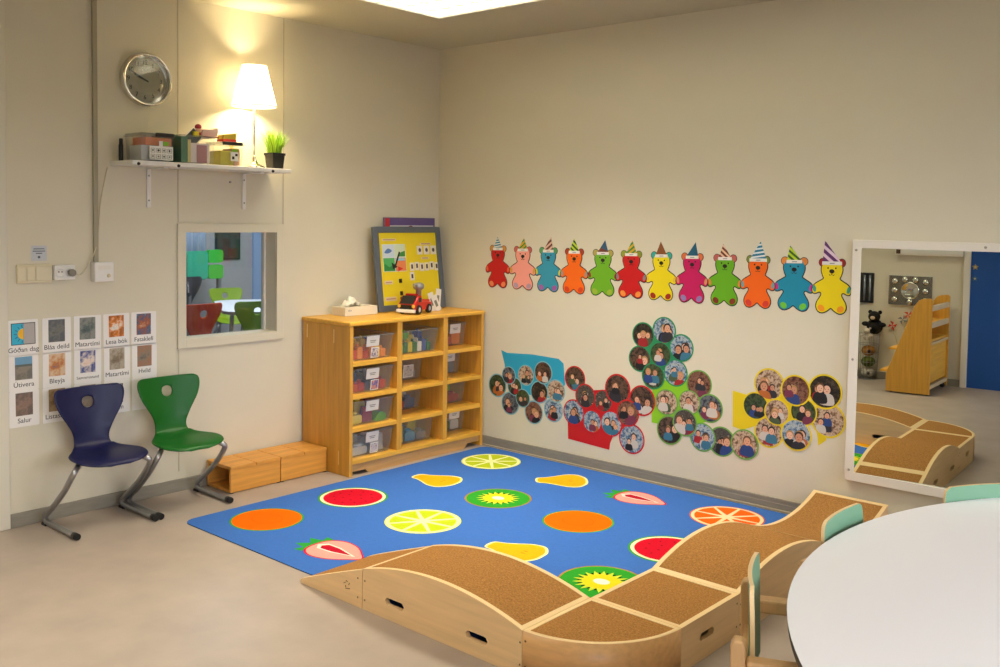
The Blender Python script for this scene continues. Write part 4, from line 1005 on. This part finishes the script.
collage('round photos with yellow rims on yellow paper, nearest the mirror', [(2.306, 0.613, 0.073), (2.443, 0.601, 0.069), (2.587, 0.614, 0.076), (2.237, 0.497, 0.064), (2.351, 0.483, 0.060), (2.485, 0.503, 0.062), (2.607, 0.481, 0.076), (2.311, 0.377, 0.070), (2.452, 0.388, 0.071)], '#e3cb10', '#e0c80e', [[(2.111, .558), (2.116, .376), (2.169, .366), (2.246, .40), (2.45, .41), (2.50, .58), (2.30, .59), (2.20, .545)], [(2.55, .44), (2.60, .42), (2.60, .385), (2.564, .354)]], 500)

# ------------------------------------------------------------------ mirror
MX0, MX1, MZ0, MZ1 = 2.748, 3.5, .266, 1.295
t = thing('wall_mirror', 'large wall mirror in a white frame above the dipped ramp', 'mirror', (2.706, 0, .225))
q = MB(); D = .032
x1_ = MX1-2.706; z1_ = MZ1-.225
q.box((0, -D, 0), (x1_+.041, 0, .041), WHITE).box((0, -D, z1_), (x1_+.041, 0, z1_+.036), WHITE).box((0, -D, .041), (.041, 0, z1_), WHITE).box((x1_, -D, .041), (x1_+.041, 0, z1_), WHITE)
fr = q.build('frame', t, bevel=.002)
mm = mat('mirror_silver', '#d3d6cf', .0, 1.)
wdg = (x1_-.041)*math.tan(R(2.0))        # the sheet sits about two degrees out of true with the wall
MB().prism([(.041, -.004-wdg), (x1_, -.004), (x1_, -.001), (.041, -.001-wdg)], .041, z1_, mm, 'xy').build('mirror_glass', t)
q = MB()
for x, z in ((.018, .05), (.018, .56), (.018, 1.06), (.56, 1.088), (.62, .018)): q.lathe([(0, -D-.001), (.006, -D-.001), (.006, -D+.001)], mat('screw_cap', '#a8a296', .4), c=(x, 0, z), n=12, axis='y')
q.build('screws', fr)

# ------------------------------------------------------------------ round table and its chairs
TC = Vector((4.672, -1.977, 0)); TR = 1.231; TZ = .6
t = thing('round_table', 'large round white table with dark edge', 'table', (TC.x, TC.y, 0))
MB().lathe([(0, .574), (TR-.012, .574), (TR-.002, .578), (TR-.002, .5985)], mat('table_rim', '#3a3633', .5), n=160).build('edge_band', t)
tp = MB().lathe([(0, .5985), (TR, .5985), (TR, .6)], TWHITE, n=160); tp.build('table_top', t)
for k in range(4):
    a = R(20+90*k); x, y = .85*math.cos(a), .85*math.sin(a)
    MB().tube([(x*1.03, y*1.03, 0), (x, y, .574)], .025, STEEL).build('leg', t)
GP = mat('green_laminate', '#719f7f', .4)
CW = wood('chair_birch', '#e0b27a', 'z', .4, .08)
def kid_chair(label, c, ang):
    """local +x faces the table; origin on the floor under the backrest"""
    t = thing('wooden_armchair', label, 'chair', (c[0], c[1], 0), ang, 'small wooden chairs around the round table')
    rows_f = []
    prof = [(.028, .40, .122), (.026, .46, .128), (.024, .52, .130), (.022, .58, .130), (.020, .615, .128), (.019, .632, .122), (.0185, .641, .108)]
    prof = spline(prof, 3, False)
    rows = [[(x-.009*(1-(2*j/12-1)**2), (2*j/12-1)*hw, z) for j in range(13)] for x, z, hw in prof]
    q = MB()
    q.grid([[(p[0]+.0045, p[1], p[2]) for p in r] for r in rows], GP); q.grid([[(p[0]-.0045, p[1], p[2]) for p in r] for r in rows], GP)
    ed = [r[0] for r in rows] + rows[-1][1:] + [r[-1] for r in reversed(rows)][1:] + list(reversed(rows[0]))[1:]
    q.grid([[(p[0]+.0047, p[1], p[2]) for p in ed], [(p[0]-.0047, p[1], p[2]) for p in ed]], EDGEW, False)
    q.build('backrest', t)
    for s in (-1, 1):
        y = s*.170
        MB().prism([(-.016, 0), (.016, 0), (.018, .3), (.012, .54), (.006, .552), (-.012, .552), (-.018, .54), (-.012, .3)], y-.017, y+.017, CW, 'xz').build('leg', t, bevel=.004)
        MB().box((.29, y-.016, 0), (.32, y+.016, .48), CW).build('leg', t, bevel=.004)
        MB().box((.015, y-.019, .48), (.33, y+.019, .513), CW).build('armrest', t, bevel=.006)
        MB().box((.015, y-.008, .24), (.29, y+.008, .285), CW).build('seat_rail', t, bevel=.002)
    MB().prism(rrect(.02, -.153, .31, .153, .03), .288, .302, GP, 'xy', side=EDGEW).build('seat', t)
    MB().box((-.006, -.155, .40), (.010, .155, .45), CW).build('back_rail', t, bevel=.003)
    return t
kid_chair('wooden armchair with green back, nearest the square carpeted block', (3.430, -2.434), R(24))
kid_chair('wooden armchair with green back tucked behind the table, beside the arched ramp', (3.407, -1.883), R(0))
kid_chair('wooden armchair with green back in front of the wall mirror', (3.607, -1.323), R(-35))

# ------------------------------------------------------------------ behind the camera, seen in the mirror
t = thing('book_display', 'wooden book display on castors, reflected in the mirror', 'bookcase', (1.985, -4.22, 0))
sp = [(-.175, .012), (.17, .012), (.17, .79), (.155, .805), (.10, .80), (.065, .785), (.035, .745), (-.172, .17), (-.178, .15)]
for y in (.292, -.312): MB().prism(sp, y, y+.02, OAKZ, 'xz').build('side_panel', t, bevel=.003)
for z, h in ((.70, .045), (.56, .045), (.42, .02)): MB().box((.15, -.292, z), (.168, .292, z+h), mat('pale_rail', '#cdb898', .5)).build('rail', t, bevel=.002)
for z in (.30, .46, .60): MB().box((-.02, -.292, z-.02), (.15, .292, z), OAKY).build('shelf_board', t)
MB().box((.14, -.292, .10), (.152, .292, .42), OAKY).build('lower_panel', t)
MB().box((.145, -.292, .055), (.168, .292, .085), mat('pale_rail', '')).build('rail', t)
MB().prism([(-.168, .16), (-.158, .155), (.045, .735), (.035, .745)], -.292, .292, OAKY, 'xz').build('sloped_back', t)
MB().box((-.17, -.292, .05), (.15, .292, .065), OAKY).build('bottom_board', t)
for z0, xa in ((.17, -.17), (.36, -.105)): MB().box((xa-.06, -.292, z0), (xa+.01, .292, z0+.015), OAKY).build('ledge', t)
for x in (-.14, .14):
    for y in (-.262, .262):
        MB().lathe([(0, -.009), (.020, -.009), (.022, 0), (.020, .009), (0, .009)], BLACK, c=(x, y, .022), n=16, axis='y').box((x-.006, y-.012, .03), (x+.006, y+.012, .05), STEEL).build('castor', t)
for i, (x, y, hx, nm, a) in enumerate(((1.585, -4.44, '#c93024', 'red', -25), (1.66, -4.455, '#7a7f88', 'grey', 10), (1.71, -4.46, '#d0502c', 'orange', 30))):
    zz = (.495, .555, .60)[i]
    t2 = thing('paper_pinwheel', '%s paper pinwheel on a stick against the back wall' % nm, 'pinwheel', ((1.756, 1.824, 1.852)[i], YB+.022+.004*i, .0), 0, None, (0, 0, BACK))
    dx = (.09, .07, .05)[i]
    MB().tube([(-.05, 0, .0), (dx, 0, zz)], .003, P('#c8b890'), 6).build('stick', t2)
    q = MB()
    for k in range(4):
        aa = R(a+90*k); q.prism([(dx, zz), (dx+.045*math.cos(aa), zz+.045*math.sin(aa)), (dx+.03*math.cos(aa+.8), zz+.03*math.sin(aa+.8))], -.006, -.003, P(hx))
    q.build('vane', t2)
t = thing('sensory_panel', 'square silver bubble mirror panel on the back wall, in the mirror', 'mirror', (1.803, YB, .686), BACK)
MB().box((-.183, -.02, 0), (.183, 0, .262), mat('panel_dark', '#8d8b84', .25, .8)).build('board', t, bevel=.003)
q = MB().lathe([(0, -.022), (.066, -.022), (.072, -.030), (.078, -.022), (.080, -.019)], mm, c=(0, 0, .131), n=36, axis='y'); q.build('centre_mirror', t)
for x, z in ((-.13, .05), (-.13, .131), (-.13, .212), (.13, .05), (.13, .131), (.13, .212), (-.045, .228), (.045, .228), (0, .03)):
    MB().lathe([(0, -.045), (.016, -.041), (.026, -.032), (.030, -.02)], mm, c=(x, 0, z), n=20, axis='y').build('bubble', t)
t = thing('sensory_panel', 'dark panel with upright light tubes on the back wall, in the mirror', 'panel', (1.336, YB, .685), BACK)
MB().box((-.15, -.02, 0), (.15, 0, .275), mat('panel_black', '#1d1f22', .4)).build('board', t, bevel=.003)
for k in range(6): MB().tube([(-.12+.048*k, -.028, .02), (-.12+.048*k, -.028, .255)], .010, mat('tube_grey', '#8d939c', .2, .5), 10).build('tube', t)
t = thing('wall_cabinet', 'long white wall box high on the back wall, cut by mirror edge', 'box', (1.953, YB, 1.135), BACK)
MB().box((-.28, -.05, 0), (.28, 0, .16), WHITE).build('casing', t, bevel=.004)
MB().box((-.27, -.055, .02), (.22, -.05, .14), PAPER).build('front_panel', t); MB().box((.235, -.056, .012), (.27, -.05, .05), mat('brown_clip', '#4a3222', .5)).build('end_clip', t)
for i, (z, hx, nm) in enumerate(((1.05, '#b59a5a', 'gold'), (.95, '#3f6a8a', 'blue'))):
    st = []
    for k in range(10):
        rr = .028 if k % 2 == 0 else .014; st.append((rr*math.cos(R(90+36*k)), rr*math.sin(R(90+36*k))))
    t = thing('door_star', '%s star sticker on the blue door, seen in the mirror' % nm, 'sticker', (2.325, YB-.0095, z), BACK)
    MB().prism(st, -.003, 0, P(hx)).build('star', t); MB().prism(ell(0, 0, .008, .008, 10), -.004, -.003, P('#d8c8a0')).build('centre_dot', t)
# wire basket with soft toys
t = thing('wire_basket', 'tall wire basket of soft toys by the back wall, in the mirror', 'basket', (1.485, -4.505, 0))
q = MB(); rb, rt, hb_ = .076, .096, .41
for k in range(18):
    a = 2*PI*k/18; q.tube([(rb*math.cos(a), rb*math.sin(a), .005), (rt*math.cos(a), rt*math.sin(a), hb_)], .0018, STEEL, 5)
for z in (.005, .08, .16, .24, .32, .41):
    r_ = rb+(rt-rb)*z/hb_; q.tube([(r_*math.cos(2*PI*k/30), r_*math.sin(2*PI*k/30), z) for k in range(31)], .0022, STEEL, 5, False)
q.build('mesh', t)
MB().lathe([(0, .002), (.072, .002), (.072, .006), (0, .006)], STEEL, n=24).build('base', t)
def plush(label, c, r, hx, arms=True):
    t = thing('soft_toy', label, 'soft toy', c)
    F = mat('plush_'+hx[1:], hx, .95, var=.1, vscale=60)
    MB().ball((0, 0, r), (r, r*.9, r), F).build('torso', t)
    MB().ball((0, .02, r*2.25), (r*.75, r*.75, r*.7), F).build('head', t)
    for s in (-1, 1): MB().ball((s*r*.6, .0, r*2.8), r*.25, F).build('ear', t); MB().ball((s*r*1.0, .03, r*1.3), (r*.5, r*.3, r*.3), F).build('arm', t)
    MB().ball((0, .02+r*.7, r*2.15), (r*.3, r*.2, r*.22), mat('plush_muzzle', '#c8b8a0', .9)).build('muzzle', t)
plush('large black soft toy on top of the wire basket, in the mirror', (1.53, -4.515, .41), .072, '#121212')
plush('small white soft toy at the front of the wire basket, in the mirror', (1.487, -4.445, .355), .040, '#cfc8ba')
for k, (z, hx, nm) in enumerate(((.012, '#c8c2b4', 'pale'), (.11, '#5a6a2a', 'olive'), (.21, '#a8742a', 'amber'))):
    t = thing('soft_toy', '%s soft ball inside the wire basket, seen in the mirror' % nm, 'soft toy', (1.485, -4.505, z))
    MB().ball((0, 0, .048), (.062, .062, .048), mat('plush_'+hx[1:], hx, .95)).build('body', t); MB().ball((.02, .055, .05), .016, P('#3a2a1c')).build('patch', t)

# ------------------------------------------------------------------ ceiling lights
LEM = bpy.data.materials.new('louvre_glow'); LEM.use_nodes = True; nt = LEM.node_tree; bs = nt.nodes['Principled BSDF']
bs.inputs['Emission Color'].default_value = (1, .97, .84, 1); bs.inputs['Emission Strength'].default_value = 2.0
def fixture(x0, y0, x1, y1, label):
    t = thing('ceiling_light', label, 'ceiling light', ((x0+x1)/2, (y0+y1)/2, H+.012), 0, 'ceiling lights')
    w, d_ = (x1-x0)/2, (y1-y0)/2
    q = MB().box((-w, -d_, -.02), (w, -d_+.012, 0), WHITE).box((-w, d_-.012, -.02), (w, d_, 0), WHITE).box((-w, -d_+.012, -.02), (-w+.012, d_-.012, 0), WHITE).box((w-.012, -d_+.012, -.02), (w, d_-.012, 0), WHITE)
    q.build('housing', t)
    MB().box((-w+.012, -d_+.012, -.012), (w-.012, d_-.012, -.008), LEM).build('diffuser', t)
    q = MB()
    n = 12
    for k in range(1, n): q.box((-w+2*w*k/n-.002, -d_+.012, -.018), (-w+2*w*k/n+.002, d_-.012, -.0125), mat('louvre', '#f2eee0', .3))
    for k in range(1, 4): q.box((-w+.012, -d_+2*d_*k/4-.002, -.018), (w-.012, -d_+2*d_*k/4+.002, -.0125), mat('louvre', ''))
    q.build('louvre', t)
    return t
def area(name, loc, rot, sx, sy, power, col, spread=180):
    l = bpy.data.lights.new(name, 'AREA'); l.shape = 'RECTANGLE'; l.size = sx; l.size_y = sy; l.energy = power; l.color = col; l.spread = R(spread)
    o = bpy.data.objects.new(name, l); COL.objects.link(o); o.location = loc; o.rotation_euler = rot
    return o
WARM = (1, .89, .70)
spots = [(.695, -1.302, 1.895, -.702, 'ceiling light panel over the rug, near the room corner'), (1.905, -1.302, 3.105, -.702, 'ceiling light panel in line with the corner panel, over the ramps'),
         (.9, -3.7, 2.1, -3.1, 'ceiling light panel near the blue door'), (3.4, -3.7, 4.6, -3.1, 'ceiling light panel behind the round table')]
PW = [17, 6, 15, 4]; SKY = 11
for i, (x0, y0, x1, y1, lab) in enumerate(spots):
    fixture(x0, y0, x1, y1, lab)
    area('light', ((x0+x1)/2, (y0+y1)/2, H-.03), (0, 0, 0), 1.15, .55, PW[i], WARM, 97 if i < 3 else 150)
area('light_next_room', (-2.4, .5, H-.05), (0, 0, 0), 2, 2, 75, (.82, .9, 1.0))
# lamp bulb
l = bpy.data.lights.new('lamp_bulb_light', 'POINT'); l.energy = 32; l.color = (1, .78, .46); l.shadow_soft_size = .05
o = bpy.data.objects.new('lamp_bulb_light', l); COL.objects.link(o); o.location = (LX, LY, bx+.405)
bulb.visible_shadow = True
# daylight: a soft sky through the side windows and the added back one (portals only guide the sampling)
def portal(loc, rot, sx, sy):
    o = area('sky_portal', loc, rot, sx, sy, 1, (1, 1, 1)); o.data.cycles.is_portal = True
for y0, y1 in wins: portal((XR+.07, (y0+y1)/2, 1.5), (0, R(90), 0), 1.3, y1-y0)
portal(((BW0+BW1)/2, YB-.07, 1.5), (R(90), 0, 0), BW1-BW0, 1.3)
w = bpy.data.worlds.new('World'); scene.world = w; w.use_nodes = True; nt = w.node_tree
tc = nt.nodes.new('ShaderNodeTexCoord'); sx_ = nt.nodes.new('ShaderNodeSeparateXYZ'); cr = nt.nodes.new('ShaderNodeValToRGB')
nt.links.new(tc.outputs['Generated'], sx_.inputs[0]); nt.links.new(sx_.outputs[2], cr.inputs[0])
e = cr.color_ramp.elements
e[0].position = 0; e[0].color = (.05, .05, .045, 1); e[1].position = .06; e[1].color = (.86, .88, 1, 1)
nt.links.new(cr.outputs[0], nt.nodes['Background'].inputs[0]); nt.nodes['Background'].inputs[1].default_value = SKY

# ------------------------------------------------------------------ camera
yaw, pitch, roll = 2.28886444, .0524228378, .0152593284
f = Vector((math.cos(pitch)*math.cos(yaw), math.cos(pitch)*math.sin(yaw), -math.sin(pitch)))
r = f.cross(Vector((0, 0, 1))).normalized(); u = r.cross(f)
r2 = r*math.cos(roll)+u*math.sin(roll); u2 = -r*math.sin(roll)+u*math.cos(roll)
cam = bpy.data.cameras.new('camera'); co = bpy.data.objects.new('camera', cam); COL.objects.link(co)
M = Matrix((r2, u2, -f)).transposed().to_4x4(); M.translation = Vector((4.39224920, -4.35366806, 1.4)); co.matrix_world = M
cam.sensor_width = 36; cam.lens = 958.055504/1000*36
cam.shift_x = (500-506.657311)/1000; cam.shift_y = (269.544601-333.5)/1000
cam.clip_start = .02
scene.camera = co
vs_ = scene.view_settings
vs_.view_transform = 'Standard'; vs_.look = 'None'; vs_.gamma = 1; vs_.exposure = 0.14; vs_.use_curve_mapping = False
scene.cycles.max_bounces = 10; scene.cycles.transparent_max_bounces = 24
